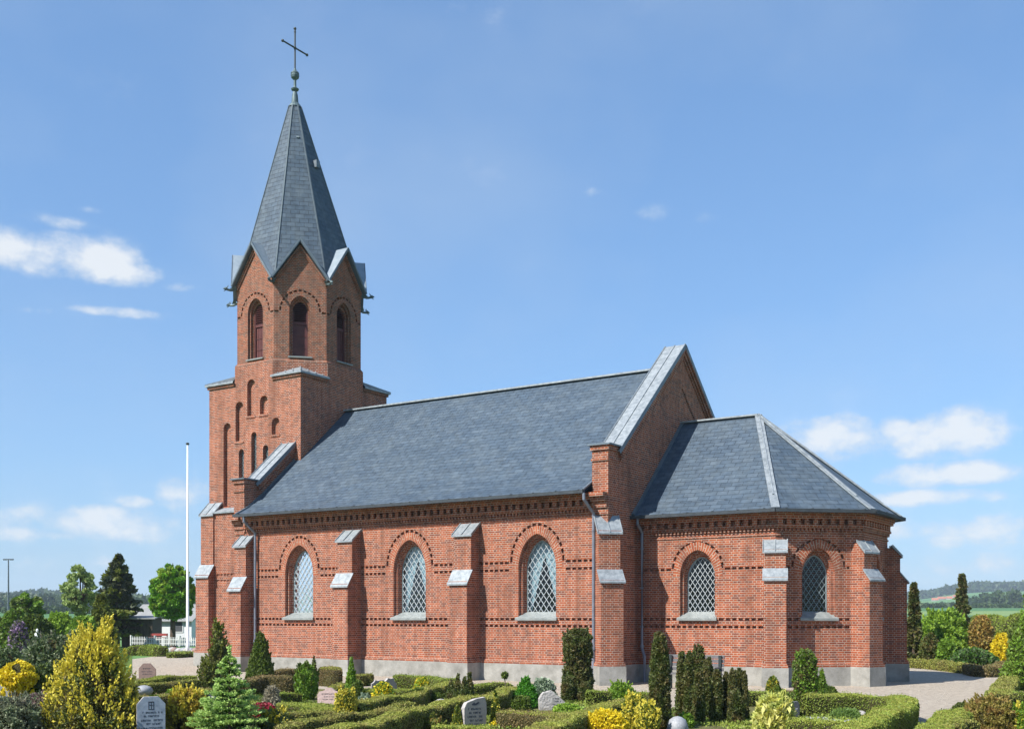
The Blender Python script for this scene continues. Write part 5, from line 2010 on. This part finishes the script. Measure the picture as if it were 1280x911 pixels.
def bird_emblem(m):
    m.add([(-.07, .003, .43), (-.02, .003, .47), (.0, .003, .445), (.06, .003, .475), (.085, .003, .46), (.05, .003, .43), (.0, .003, .415), (-.05, .003, .415)], [(0, 1, 2, 7), (2, 3, 4, 5), (2, 5, 6, 7)])


stone('dark polished headstone with rough pale edge and a small carved bird, below the conifer clump', 594, 20.6, 58, [(-.21, 0), (-.215, .36), (-.15, .47), (.02, .53), (.19, .55), (.225, .45), (.225, 0)], .20, 'midstone', 'palestone',
      [(-.14, .16, .33, .036), (-.12, .14, .26, .036), (-.15, .17, .19, .036), (-.13, .16, .12, .036), (-.15, .16, .05, .036)], bird_emblem, jag=.006)
stone('reddish brown headstone with a pointed top beside the gravel at the left', 184, 34.5, 40, [(-.25, 0), (-.25, .45), (-.12, .60), (.08, .60), (.25, .42), (.25, 0)], .16, 'redstone', 'redstone',
      [(-.12, .12, .42, .04), (-.16, .16, .33, .035), (-.16, .16, .25, .035)])
stone('pink granite headstone with rounded shoulders between the thuja and the slender cypress', 411, 25.6, 30, [(-.26, 0), (-.26, .26), (-.22, .33), (-.10, .36), (-.04, .42), (.04, .42), (.12, .36), (.22, .32), (.26, .24), (.26, 0)], .16, 'pinkstone', 'pinkstone',
      [(-.16, .16, .26, .03), (-.13, .13, .20, .025), (-.15, .15, .14, .025)], jag=.008)
stone('rough pale stone with a dark face and purple flowers below the second window', 480, 29.5, 50, [(-.30, 0), (-.32, .26), (-.22, .36), (-.05, .38), (.02, .33), (.12, .42), (.28, .40), (.34, .2), (.34, 0)], .26, 'blackstone', 'palestone',
      [(-.15, .15, .22, .035)], let='engravelight', jag=.015)
stone('pale triangular boulder stone with a carved inscription beside the vivid green cone', 692, 24.4, 42, [(-.30, 0), (-.31, .24), (-.20, .40), (-.05, .43), (.12, .30), (.30, .14), (.33, 0)], .30, 'palestone', 'palestone',
      [(-.02, .12, .24, .03), (-.04, .18, .18, .03), (-.04, .22, .12, .03), (-.02, .24, .06, .03)], jag=.012)
stone('dark small headstone half hidden at the left foot of the stout yew column', 993, 22.2, 60, [(-.12, 0), (-.13, .30), (-.08, .36), (.09, .36), (.13, .28), (.13, 0)], .10, 'blackstone', 'granite', [(-.08, .08, .2, .03)], let='engravelight')
stone('grey arched headstone cut by the left edge beside the round yellow bush', -2, 25, 40, [(-.28, 0), (-.28, .34), (-.18, .46), (.0, .51), (.18, .48), (.28, .38), (.28, 0)], .18, 'granite', 'granite')


def boulder(label, px, Z, r, h, m, name='boulder', zb=0, cat='stone'):
    mb = MB()
    p = at(px, Z)
    mb.ball((p.x, p.y, p.z + zb + h * .35), r, 16, h / r * .65, .09)
    o = mb.build(name, M[m], smooth=True)
    c = Vector(p)
    o.data.transform(Matrix.Translation(-c))
    o.location = c
    return tag(o, label, cat)


boulder('rounded grey field stone lying on the hedge right of the big golden conifer', 180, 27.0, .21, .20, 'granite', zb=.19)
boulder('top of a round grey stone poking up at the bottom edge below the long hedge', 498, 19.3, .155, .42, 'granite')
boulder('top of a pale blue-grey round stone at the bottom edge below the big yew clump', 847, 19.3, .19, .33, 'granite')
boulder('pale grey round stone ball behind the yellow variegated shrub', 954.5, 21.0, .11, .24, 'palestone', zb=.22)
boulder('small white stone beside the yellow-green plant in the gravel bed', 1076, 22.5, .12, .16, 'palestone')
boulder('pale low stone lying at the right foot of the four conifer clump', 551, 23.8, .18, .30, 'palestone')
# flat white kerb stone
mb = MB()
p, f = frame_at(248, 25.2, 20)
pts = [(-.36 + .72 * i / 12, .30 + .06 * math.sin(PI * i / 12)) for i in range(13)]
mb.xf = f
mb.prism([(u, z) for u, z in pts] + [(u, z - .10) for u, z in reversed(pts)], 1, -.22, .0)
mb.prism([(u * .96, z - .10) for u, z in pts] + [(.34, 0), (-.34, 0)], 1, -.20, -.02)
o = mb.build('kerb_stone', M['palestone'])
tag(o, 'flat curved white stone slab behind the golden orange bush', 'stone')
# white gravel in the framed bed
whg = mat('white_gravel', (.36, .36, .37), .9, .2, var=(.55, .55, .57), vscale=50, bump=.01, bscale=80)
flat('white_gravel_bed', [gp(1012, 888), gp(1030, 884), gp(1100, 884), gp(1116, 889), gp(1090, 903), gp(1060, 911), gp(1000, 911)], whg, .016)
# grave lantern beside the yellow flowers
p, f = frame_at(637, 21.2, 30)
lt = empty('grave_lantern', p, 'small dark grave lantern by the tiny yellow flowers at the bottom edge', 'lantern')
mb = MB(f)
mb.box(-.05, .05, -.05, .05, 0, .03)
for a in (-1, 1):
    for b in (-1, 1):
        mb.box(a * .04 - .006, a * .04 + .006, b * .04 - .006, b * .04 + .006, .03, .17)
mb.add([(-.06, -.06, .17), (.06, -.06, .17), (.06, .06, .17), (-.06, .06, .17), (0, 0, .24)], [(0, 1, 4), (1, 2, 4), (2, 3, 4), (3, 0, 4), (0, 1, 2, 3)])
fr_ = mb.build('frame', M['iron'], lt)
mb = MB(f)
mb.lathe([(.025, .03), (.025, .12)], 8)
mb.build('candle', M['maroon'], lt)
# bench before the chancel
p, f = frame_at(869, 31.6, 0)
bn = empty('park_bench', p, 'grey slatted bench standing before the chancel wall behind the yew clump', 'bench')
mb = MB(f)
for i in range(4):
    mb.box(-.85, .85, .06 + i * .11, .15 + i * .11, .42, .455)
mb.build('seat', M['benchwood'], bn)
mb = MB(f)
for i in range(4):
    mb.box(-.85, .85, -.02 - i * .02, .01 - i * .02, .52 + i * .115, .61 + i * .115)
mb.build('backrest', M['benchwood'], bn)
for u in (-.75, .75):
    for a, b in ((-.02, .04), (.42, .48)):
        mb = MB(f)
        mb.box(u - .04, u + .04, a, b, 0, .42 if a > 0 else .95)
        mb.build('leg', M['iron'], bn)
    mb = MB(f)
    mb.box(u - .04, u + .04, .041, .48, .60, .64)
    mb.box(u - .035, u + .035, .43, .47, .455, .60)
    mb.build('armrest', M['benchwood'], bn)


# ------------------------------------------------------------------ beyond the gravel
def tree(name, label, px, Z, yt, x0, x1, ybot, mats, nl, leaf, group=None, kind='round', gaps=.35, trunk=.18, cat='tree', clumps=46):
    root = empty(name, at(px, Z, gheight(*at(px, Z)[:2])), label, cat, group)
    b = Vector(root.location)
    Ht = zof(yt, Z) - b.z
    zb = max(.2, zof(ybot, Z) - b.z)
    R = (x1 - x0) / 2 / 1410 * Z
    off_ = RV * (((x0 + x1) / 2 - px) / 1410 * Z)
    mb = MB()
    mb.tube([b, b + off_ * .2 + Vector((0, 0, Ht * .35)), b + off_ * .6 + Vector((0, 0, Ht * .7)), b + off_ + Vector((0, 0, Ht * .96))], [trunk, trunk * .7, trunk * .4, .02], 8)
    lv = Leaves()
    zc, rz = (Ht + zb) / 2, (Ht - zb) / 2
    if kind == 'conifer':
        J = 22
        for j in range(J):
            t = j / J
            z = zb + (Ht - zb) * t
            nb = 9
            for k in range(nb):
                a = rng.uniform(0, 6.28)
                ln = R * (1 - t) ** .8 * rng.uniform(.45, 1.12) + .1
                if rng.uniform() < gaps * .5:
                    continue
                m = int(nl / (J * nb)) + 4
                s_ = rng.uniform(.05, 1, m) ** .7
                P = np.stack([off_.x * t + np.cos(a) * ln * s_, off_.y * t + np.sin(a) * ln * s_, z + ln * s_ * .05 - (s_ ** 2) * ln * .12 + rng.normal(0, .05, m)], 1)
                P[:, :2] += rng.normal(0, ln * .10, (m, 2))
                lv.add(P, np.array([math.cos(a), math.sin(a), .25]) + rng.normal(0, .55, (m, 3)), leaf, 1.8, rng.integers(0, len(mats)))
    else:
        cs = []
        for k in range(clumps):
            v = rng.normal(0, 1, 3)
            v /= np.linalg.norm(v)
            q = rng.uniform(.35, 1.0) ** .6
            if v[2] < -.6:
                q *= .7
            c = np.array([off_.x + v[0] * R * q * .82, off_.y + v[1] * R * q * .82, zc + v[2] * rz * q * .86])
            cs.append(c)
            if k % 2 == 0:
                st = b + off_ * .4 + Vector((0, 0, Ht * rng.uniform(.28, .6)))
                en = b + Vector(c)
                md = st.lerp(en, .5) + Vector((0, 0, .1))
                mb.tube([st, md, en], [trunk * .28, trunk * .16, .015], 5)
            m = int(nl / clumps)
            cr = R * rng.uniform(1.2, 2.6) / clumps ** .5
            u = rng.normal(0, 1, (m, 3))
            u /= np.linalg.norm(u, axis=1, keepdims=True)
            u *= rng.uniform(.3, 1, (m, 1)) ** .5
            P = c + u * np.array([cr, cr, cr * .72])
            lv.add(P, u + np.array([0, 0, .2]) + rng.normal(0, .5, (m, 3)), leaf, 1.5, rng.integers(0, len(mats)))
    mb.build('trunk', M['bark'], root)
    me = lv.mesh('tree_crown', [LM[m] for m in mats])
    c = bpy.data.objects.new('crown', me)
    C.objects.link(c)
    c.parent = root
    return root


tree('broadleaf_tree', 'dense bright green round tree left of the church tower behind the flagpole', 216, 70, 699, 184, 248, 794, ['broad', 'broad', 'lime'], 34000, .22, gaps=.2, trunk=.2, clumps=330)
tree('conifer_tree', 'dark ragged conifer, the tallest tree at the left', 146, 74, 691, 114, 180, 792, ['spruce', 'spruce', 'olive'], 21000, .20, kind='conifer', trunk=.22, gaps=.45)
tree('broadleaf_tree', 'loose pale green young tree left of the dark ragged conifer', 101, 66, 700, 74, 126, 785, ['pale'], 7000, .12, trunk=.12, clumps=150)
tree('conifer_tree', 'lower olive green conifer before the dark ragged one', 126, 60, 742, 106, 146, 800, ['olive'], 9000, .14, kind='conifer', trunk=.12)
tree('broadleaf_tree', 'small dark green tree with an arching top behind the bushes at the left', 40, 68, 741, 12, 58, 784, ['thuja', 'thujabright'], 7500, .15, trunk=.10, clumps=80)
tree('cypress_tree', 'dark narrow cypress standing alone against the far hills', 1202, 62, 717, 1192, 1213, 790, ['yewdark'], 9000, .11, kind='conifer', trunk=.1, gaps=.1)
tree('cypress_tree', 'tall narrow brownish yew close behind the chancel corner', 1142, 45, 727, 1134, 1151, 825, ['yew', 'yewdark'], 9000, .085, kind='conifer', trunk=.1, gaps=0)
for (x0, x1, yt, Z, mt, lf, n, nm, ct, lb) in (
        (0, 40, 763, 60, ['thujabright', 'thuja'], .12, 6000, 'bush', 'bush', 'mid green bush at the left edge below the lilac'),
        (18, 66, 770, 57, ['thuja'], .12, 7000, 'bush', 'bush', 'dark green bush right of the lilac'),
        (52, 96, 768, 58, ['lime'], .12, 7500, 'bush', 'bush', 'fresh light green bush in the row before the pale young tree'),
        (84, 124, 772, 56, ['thujabright', 'lime'], .12, 6500, 'bush', 'bush', 'bright green bush under the olive green conifer'),
        (40, 60, 776, 59, ['copperleaf'], .11, 3000, 'bush', 'bush', 'reddish brown bush in the row of green bushes'),
        (12, 34, 777, 54, ['lilac', 'thuja'], .09, 3600, 'lilac_bush', 'lilac', 'lilac bush with pale purple blossom beside the street lamp'),
        (-30, 14, 772, 62, ['thuja'], .12, 5000, 'bush', 'bush', 'dark bush cut by the left edge'),
        (1140, 1214, 766, 47, ['lime', 'thujabright'], .085, 26000, 'bush', 'bush', 'large light green bush behind the chancel corner'),
        (1151, 1174, 792, 44.5, ['yew'], .07, 5000, 'bush', 'bush', 'dark green yew in front of the large light green bush'),
        (1210, 1242, 771, 46, ['beech', 'rusty'], .08, 9000, 'bush', 'bush', 'orange brown leafy bush right of the dark narrow cypress'),
        (1240, 1263, 793, 45, ['yellow'], .08, 5000, 'yellow_bush', 'bush', 'round yellow bush in the distance at the right edge'),
        (1190, 1244, 811, 42.5, ['juniper', 'fir'], .07, 8500, 'spreading_juniper', 'juniper', 'flat dark spreading juniper behind the bending brown hedge'),
        (1172, 1194, 800, 44, ['thujabright'], .08, 5000, 'bush', 'bush', 'bright green lower bush between the dark yew and the flat juniper'),
        (1262, 1300, 770, 40, ['thuja'], .07, 8000, 'bush', 'bush', 'dense dark bush behind the layered conifer at the right edge')):
    plant(nm, lb, ct, x0, x1, yt, Z, 'dome' if lf > .07 else 'flat', mt, n, lf, lump=.26, clump=.25, core=.74, tipmat=.35 if len(mt) > 1 else None)
hedge('tall dark clipped hedge closing the graveyard at the far right', [at(1222, 66), at(1270, 62), at(1400, 56)], 1.4, 1.95, m='hedgegreen', dens=300, leaf=.10, group='tall boundary hedges')
hedge('tall green hedge at the far end right behind the large light green bush', [at(1120, 70), at(1170, 69), at(1215, 67)], 1.4, 1.4, m='hedgegreen', dens=300, leaf=.10, group='tall boundary hedges')

# flagpole
p = at(234.5, 61)
fp = empty('flagpole', p, 'tall white flagpole rising left of the church tower', 'flagpole')
mb = MB()
mb.lathe([(.10, p.z), (.10, p.z + .6), (.08, p.z + .62), (.068, p.z + 4), (.042, p.z + 11.3)], 14, (p.x, p.y))
mb.build('pole', M['white'], fp, smooth=True)
mb = MB()
mb.ball((p.x, p.y, p.z + 11.36), .10, 12, .7)
mb.build('finial', M['iron'], fp, smooth=True)
mb = MB()
mb.tube([(p.x + .10, p.y - .06, p.z + 1.0), (p.x + .075, p.y - .03, p.z + 11.2)], .008, 5)
mb.build('halyard', M['white'], fp)
# street lamp
p = at(10.5, 74)
lp = empty('street_lamp', p, 'tall grey street lamp with a small double head at the left edge', 'street lamp')
mb = MB()
mb.tube([p, p + Vector((0, 0, 3)), p + Vector((0, 0, 5.75))], [.075, .06, .04], 10)
mb.build('pole', M['zincdark'], lp)
for s in (-1, 1):
    mb = MB()
    a = p + Vector((0, 0, 5.78))
    mb.bar(a, a + RV * s * .34, .10, .07)
    mb.bar(a + RV * s * .10 - Vector((0, 0, .05)), a + RV * s * .32 - Vector((0, 0, .05)), .08, .03)
    mb.build('lamp_head', M['zincdark'], lp)


# picket fence, boulder wall
def picket(label, a, b, h=.62, z=GZ):
    a, b = Vector((a[0], a[1], 0)), Vector((b[0], b[1], 0))
    d = (b - a).normalized()
    L_ = (b - a).length
    root = empty('picket_fence', (a.x, a.y, z), label, 'fence', 'white picket fences')
    mb = MB()
    for zz in (.16, .40):
        mb.bar(a + Vector((0, 0, z + zz)), b + Vector((0, 0, z + zz)), .03, .035)
    mb.build('rail', M['fencewhite'], root)
    mb = MB()
    u = 0
    while u < L_:
        q = a + d * u
        mb.bar(q + Vector((0, 0, z + .05)), q + Vector((0, 0, z + h)), .055, .02, up=(d.y, -d.x, 0))
        u += .17
    mb.build('pickets', M['fencewhite'], root)
    u = 0
    while u <= L_:
        q = a + d * u
        mb = MB()
        mb.box(q.x - .05, q.x + .05, q.y - .05, q.y + .05, z, z + h + .08)
        mb.build('post', M['fencewhite'], root)
        u += 2.4
    return root


picket('white picket fence in front of the white house, left of the church tower', at(164, 70), at(250, 66), z=GZ + .25, h=.55)
picket('white picket fence at the left edge below the street lamp', at(-30, 64), at(33, 63), h=.55)
bo = None
for i in range(15):
    px = 204 + i * 2.9
    Z = 63.5 - i * .06
    p = at(px, Z)
    mb = MB()
    r0 = rng.uniform(.16, .24)
    mb.ball((0, 0, r0 * .6), r0, 10, .8, .12)
    m_ = ('granite', 'palestone', 'redstone')[i % 3]
    o = mb.build('boulder', M[m_], smooth=True)
    o.location = p
    tag(o, 'one of the ' + {'granite': 'grey', 'palestone': 'pale', 'redstone': 'brownish'}[m_] + ' boulders lined up below the picket fence by the flagpole', 'boulder', 'boulders lined up below the picket fence, ' + {'granite': 'grey', 'palestone': 'pale', 'redstone': 'brownish'}[m_])


# the shed and the white house
def house(name, label, px, Z, az, w, dp, hw, hr, wall, roofm, cat='house', overhang=.25, extras=None, zb=None):
    p = at(px, Z)
    zz = gheight(p.x, p.y) if zb is None else zb
    p = Vector((p.x, p.y, zz))
    root = empty(name, p, label, cat)
    f = fr(p.x, p.y, az, p.z)
    mb = MB(f)
    mb.box(-w / 2, w / 2, -dp, 0, -.4, hw)
    mb.prism([(-dp, hw), (0, hw), (-dp / 2, hw + hr)], 0, -w / 2, w / 2)
    mb.build('wall', wall, root)
    mb = MB(f)
    for s in (0, 1):
        y0 = overhang if s == 0 else -dp - overhang
        k = hr / (dp / 2)
        mb.add([(-w / 2 - .2, y0, hw - k * overhang + .03), (w / 2 + .2, y0, hw - k * overhang + .03), (w / 2 + .2, -dp / 2, hw + hr + .03), (-w / 2 - .2, -dp / 2, hw + hr + .03),
                (-w / 2 - .2, y0, hw - k * overhang + .10), (w / 2 + .2, y0, hw - k * overhang + .10), (w / 2 + .2, -dp / 2, hw + hr + .11), (-w / 2 - .2, -dp / 2, hw + hr + .11)],
               [(0, 1, 2, 3), (4, 5, 6, 7), (0, 1, 5, 4), (1, 2, 6, 5), (3, 0, 4, 7)])
    mb.build('roof', roofm, root)
    if extras:
        extras(f, root)
    return root


def win_at(f, root, u, z0, w, h, m='blackstone', nm='window'):
    mb = MB(f)
    mb.box(u - w / 2 - .06, u + w / 2 + .06, -.02, .04, z0 - .06, z0 + h + .06)
    a = mb.build(nm, M['white'], root)
    mb = MB(f)
    mb.box(u - w / 2, u + w / 2, .0, .05, z0, z0 + h)
    mb.build('pane', M[m], a)


rooftile = mat('red_tile_roof', (.35, .13, .08), .8, .2, var=(.45, .18, .11), vscale=3)
greyroof = mat('grey_sheet_roof', (.22, .22, .22), .7, .3, var=(.30, .30, .29), vscale=2)
whitewall = mat('whitewashed_wall', (.62, .64, .66), .8, .2, var=(.72, .73, .74), vscale=1)


def shed_x(f, root):
    mb = MB(f)
    u = -.95
    while u < 1.0:
        mb.box(u, u + .03, .0, .035, 0, 1.75)
        u += .19
    mb.build('cladding', M['darkwood'], root)


house('shed', 'dark weathered board shed beside the white house', 171.5, 74, 38, 2.0, 2.6, 1.85, .12, M['darkwood'], greyroof, 'shed', extras=shed_x, zb=GZ)


def wh_x(f, root):
    win_at(f, root, 1.3, 1.0, .7, .9)
    win_at(f, root, -1.2, .9, .6, .9)


house('white_house', 'low white house with a grey roof behind the shed and the bright green tree', 200, 78, 25, 4.6, 5.0, 1.75, 1.05, whitewall, greyroof, 'house', extras=wh_x, zb=GZ)
# red garden bench before the white house
p, f = frame_at(198.5, 72, 30)
p = Vector((p.x, p.y, GZ + .35))
f = fr(p.x, p.y, 30, p.z)
rb = empty('garden_bench', p, 'small red garden bench in front of the white house', 'bench')
redp = mat('red_paint', (.30, .06, .05), .5, .4)
mb = MB(f)
mb.box(-.55, .55, -.1, .30, .34, .38)
mb.build('seat', redp, rb)
mb = MB(f)
mb.box(-.55, .55, -.14, -.10, .45, .60)
mb.build('backrest', redp, rb)
for u in (-.5, .5):
    mb = MB(f)
    mb.box(u - .03, u + .03, -.14, .28, -.35, .34)
    mb.box(u - .03, u + .03, -.14, -.10, .34, .60)
    mb.build('leg', M['iron'], rb)

# small white angel figure on a stone
p, f = frame_at(46.5, 46, 30)
an_ = empty('angel_statue', p, 'small white angel figure on a stone pedestal among the junipers at the left', 'statue')
z0 = zof(785, 46) - GZ - .55
mb = MB()
mb.box(p.x - .22, p.x + .22, p.y - .16, p.y + .16, p.z, p.z + z0)
mb.build('pedestal', M['palestone'], an_)
mb = MB()
b0 = p.z + z0
mb.lathe([(.13, b0), (.10, b0 + .12), (.07, b0 + .26), (.085, b0 + .34), (.03, b0 + .40), (.05, b0 + .45), (.045, b0 + .50), (.01, b0 + .54)], 12, (p.x, p.y))
mb.build('figure', M['white'], an_, smooth=True)
for s in (-1, 1):
    mb = MB(fr(p.x, p.y, 30, b0))
    mb.add([(s * .03, -.05, .18), (s * .16, -.09, .36), (s * .14, -.09, .16), (s * .08, -.08, .06), (s * .03, -.08, .18), (s * .16, -.12, .36), (s * .14, -.12, .16), (s * .08, -.11, .06)], [(0, 1, 2, 3), (4, 5, 6, 7), (0, 1, 5, 4), (1, 2, 6, 5), (2, 3, 7, 6), (3, 0, 4, 7)])
    mb.build('wing', M['white'], an_)

# ---- far countryside
for i, (px, Z, w, lb) in enumerate(((1169, 1180, 9, 'leftmost of the distant red roofed farm buildings'), (1178, 1210, 12, 'longest of the distant red roofed farm buildings'), (1187, 1190, 8, 'third of the distant red roofed farm buildings'),
                                    (1195, 1220, 7, 'rightmost of the distant red roofed farm buildings'))):
    house('farmhouse', lb, px, Z, 20 + 15 * (i % 2), w * .7, 5, 1.2, 2.0, M['palestone'], rooftile, 'farmhouse')['group'] = 'distant farm on the hillside'
house('greenhouse', 'long pale low building on the horizon at the left edge', 10, 640, 30, 14, 5, .8, .9, whitewall, greyroof, 'building')


def woodland(name, label, spots, leaf, n):
    """far woods: many leaf clumps standing on the terrain, one mass"""
    lv = Leaves()
    for (x, y, r, h) in spots:
        z0 = gheight(x, y)
        u = rng.normal(0, 1, (n, 3))
        u /= np.linalg.norm(u, axis=1, keepdims=True)
        u[:, 2] = np.abs(u[:, 2])
        P = u * np.array([r, r, h]) * rng.uniform(.75, 1.05, (n, 1)) + np.array([x, y, z0])
        lv.add(P, u + rng.normal(0, .5, (n, 3)), leaf * r / 5, 1.2, 0)
    me = lv.mesh(name, [LM['wood']])
    o = bpy.data.objects.new(name, me)
    C.objects.link(o)
    return tag(o, label, 'woodland', kind='stuff')


def spots(px0, px1, Z0, Z1, n, r, h):
    out = []
    for _ in range(n):
        Z = rng.uniform(Z0, Z1)
        p = at(rng.uniform(px0, px1), Z)
        rr = r * rng.uniform(.6, 1.4)
        out.append((p.x, p.y, rr, h * rng.uniform(.7, 1.35)))
    return out


woodland('far_woods', 'dark woods covering the far hills at the right', spots(1130, 1330, 1500, 1950, 420, 14, 9), 2.2, 90)
woodland('far_woods', 'dark belt of trees along the horizon at the left', spots(-80, 260, 560, 760, 220, 6, 6) + spots(-80, 260, 900, 1300, 120, 12, 9), 2.0, 90)
for i, (px, Z, r, h) in enumerate(((1222, 640, 4, 5), (1236, 655, 6, 8), (1247, 640, 7, 10), (1258, 650, 5, 7), (1272, 645, 8, 11), (1151, 820, 4, 4), (1171, 700, 3, 4), (1181, 710, 3, 3))):
    p = at(px, Z)
    woodland('field_trees', ['low', 'leafy', 'large', 'small', 'tallest', 'lone', 'tiny', 'faint'][i] + ' group of field trees on the green slope at the right', [(p.x + rng.normal(0, r), p.y + rng.normal(0, r), r * .8, h) for _ in range(3)], 1.6, 260)
for i in range(3):
    t0 = [(1120, 1290, 480, 500), (1120, 1300, 900, 930), (-60, 250, 330, 345)][i]
    woodland('field_hedgerow', ['hedgerow across the near green field at the right', 'hedgerow across the farther field at the right', 'hedgerow across the field at the left'][i], spots(*t0, 60, 3.0, [1.5, 3.0, 1.8][i]), 1.8, 40)

# ---- low growth on the beds between the hedges
def ground_cover(name, label, poly, n, mats, leaf, zt):
    xs = [p[0] for p in poly]
    ys = [p[1] for p in poly]
    pp = [(p[0], p[1]) for p in poly]
    k = n * 3
    X = rng.uniform(min(xs), max(xs), k)
    Y = rng.uniform(min(ys), max(ys), k)
    f1 = np.sin(X * 2.1 + 1) * np.cos(Y * 1.7) + np.sin(X * .9 + Y * 1.3)
    ok = np.array([inside(pp, a, b) for a, b in zip(X, Y)]) & (f1 > -.6)
    X, Y = X[ok][:n], Y[ok][:n]
    k = len(X)
    lv = Leaves()
    mi = (np.sin(X * 1.3) + np.cos(Y * 2.2 + X) > .3).astype(int) % len(mats)
    for q in range(len(mats)):
        m = mi == q
        if m.sum():
            lv.add(np.stack([X[m], Y[m], rng.uniform(.0, zt, m.sum())], 1), np.array([0, 0, .8]) + rng.normal(0, .6, (m.sum(), 3)), leaf, 1.6, q)
    o = bpy.data.objects.new(name, lv.mesh(name, [LM[m] for m in mats]))
    C.objects.link(o)
    o.location = (0, 0, GZ + .01)
    return tag(o, label, 'ground cover', kind='stuff')


near = [gp(-60, 862), gp(60, 853), gp(200, 850), gp(300, 861), gp(430, 865), gp(560, 869), gp(640, 871), gp(735, 878), gp(812, 883), gp(870, 893), gp(930, 883), gp(1000, 878), gp(1110, 880), gp(1130, 884), gp(1090, 915), gp(1050, 945), gp(-100, 945)]
ground_cover('ground_cover', 'low green growth and weeds covering the beds between the hedges', near, 60000, ['hedgegreen', 'thuja'], .035, .07)
ground_cover('ground_cover', 'low green growth under the shrubs at the far right', [at(1135, 45), at(1215, 42.5), at(1262, 43), at(1400, 42), at(1500, 68), at(1135, 68)], 14000, ['thuja', 'lime'], .09, .12)
ground_cover('ground_cover', 'rough grass under the shrubs at the far left', [at(-150, 42), at(160, 42), at(160, 68), at(-200, 72)], 26000, ['grass', 'thuja'], .10, .14)

# ---- the air
hz = MB()
hz.box(-2600, 2600, -2600, 2600, GZ - 1.2, 95)
hm_ = bpy.data.materials.new('haze_air')
hm_.use_nodes = True
nt = hm_.node_tree
nt.nodes.clear()
o_ = nt.nodes.new('ShaderNodeOutputMaterial')
pv = nt.nodes.new('ShaderNodeVolumePrincipled')
pv.inputs['Color'].default_value = (.72, .86, 1.0, 1)
pv.inputs['Density'].default_value = .00024
nt.links.new(pv.outputs[0], o_.inputs['Volume'])
ho = hz.build('haze', hm_)
tag(ho, kind='stuff')
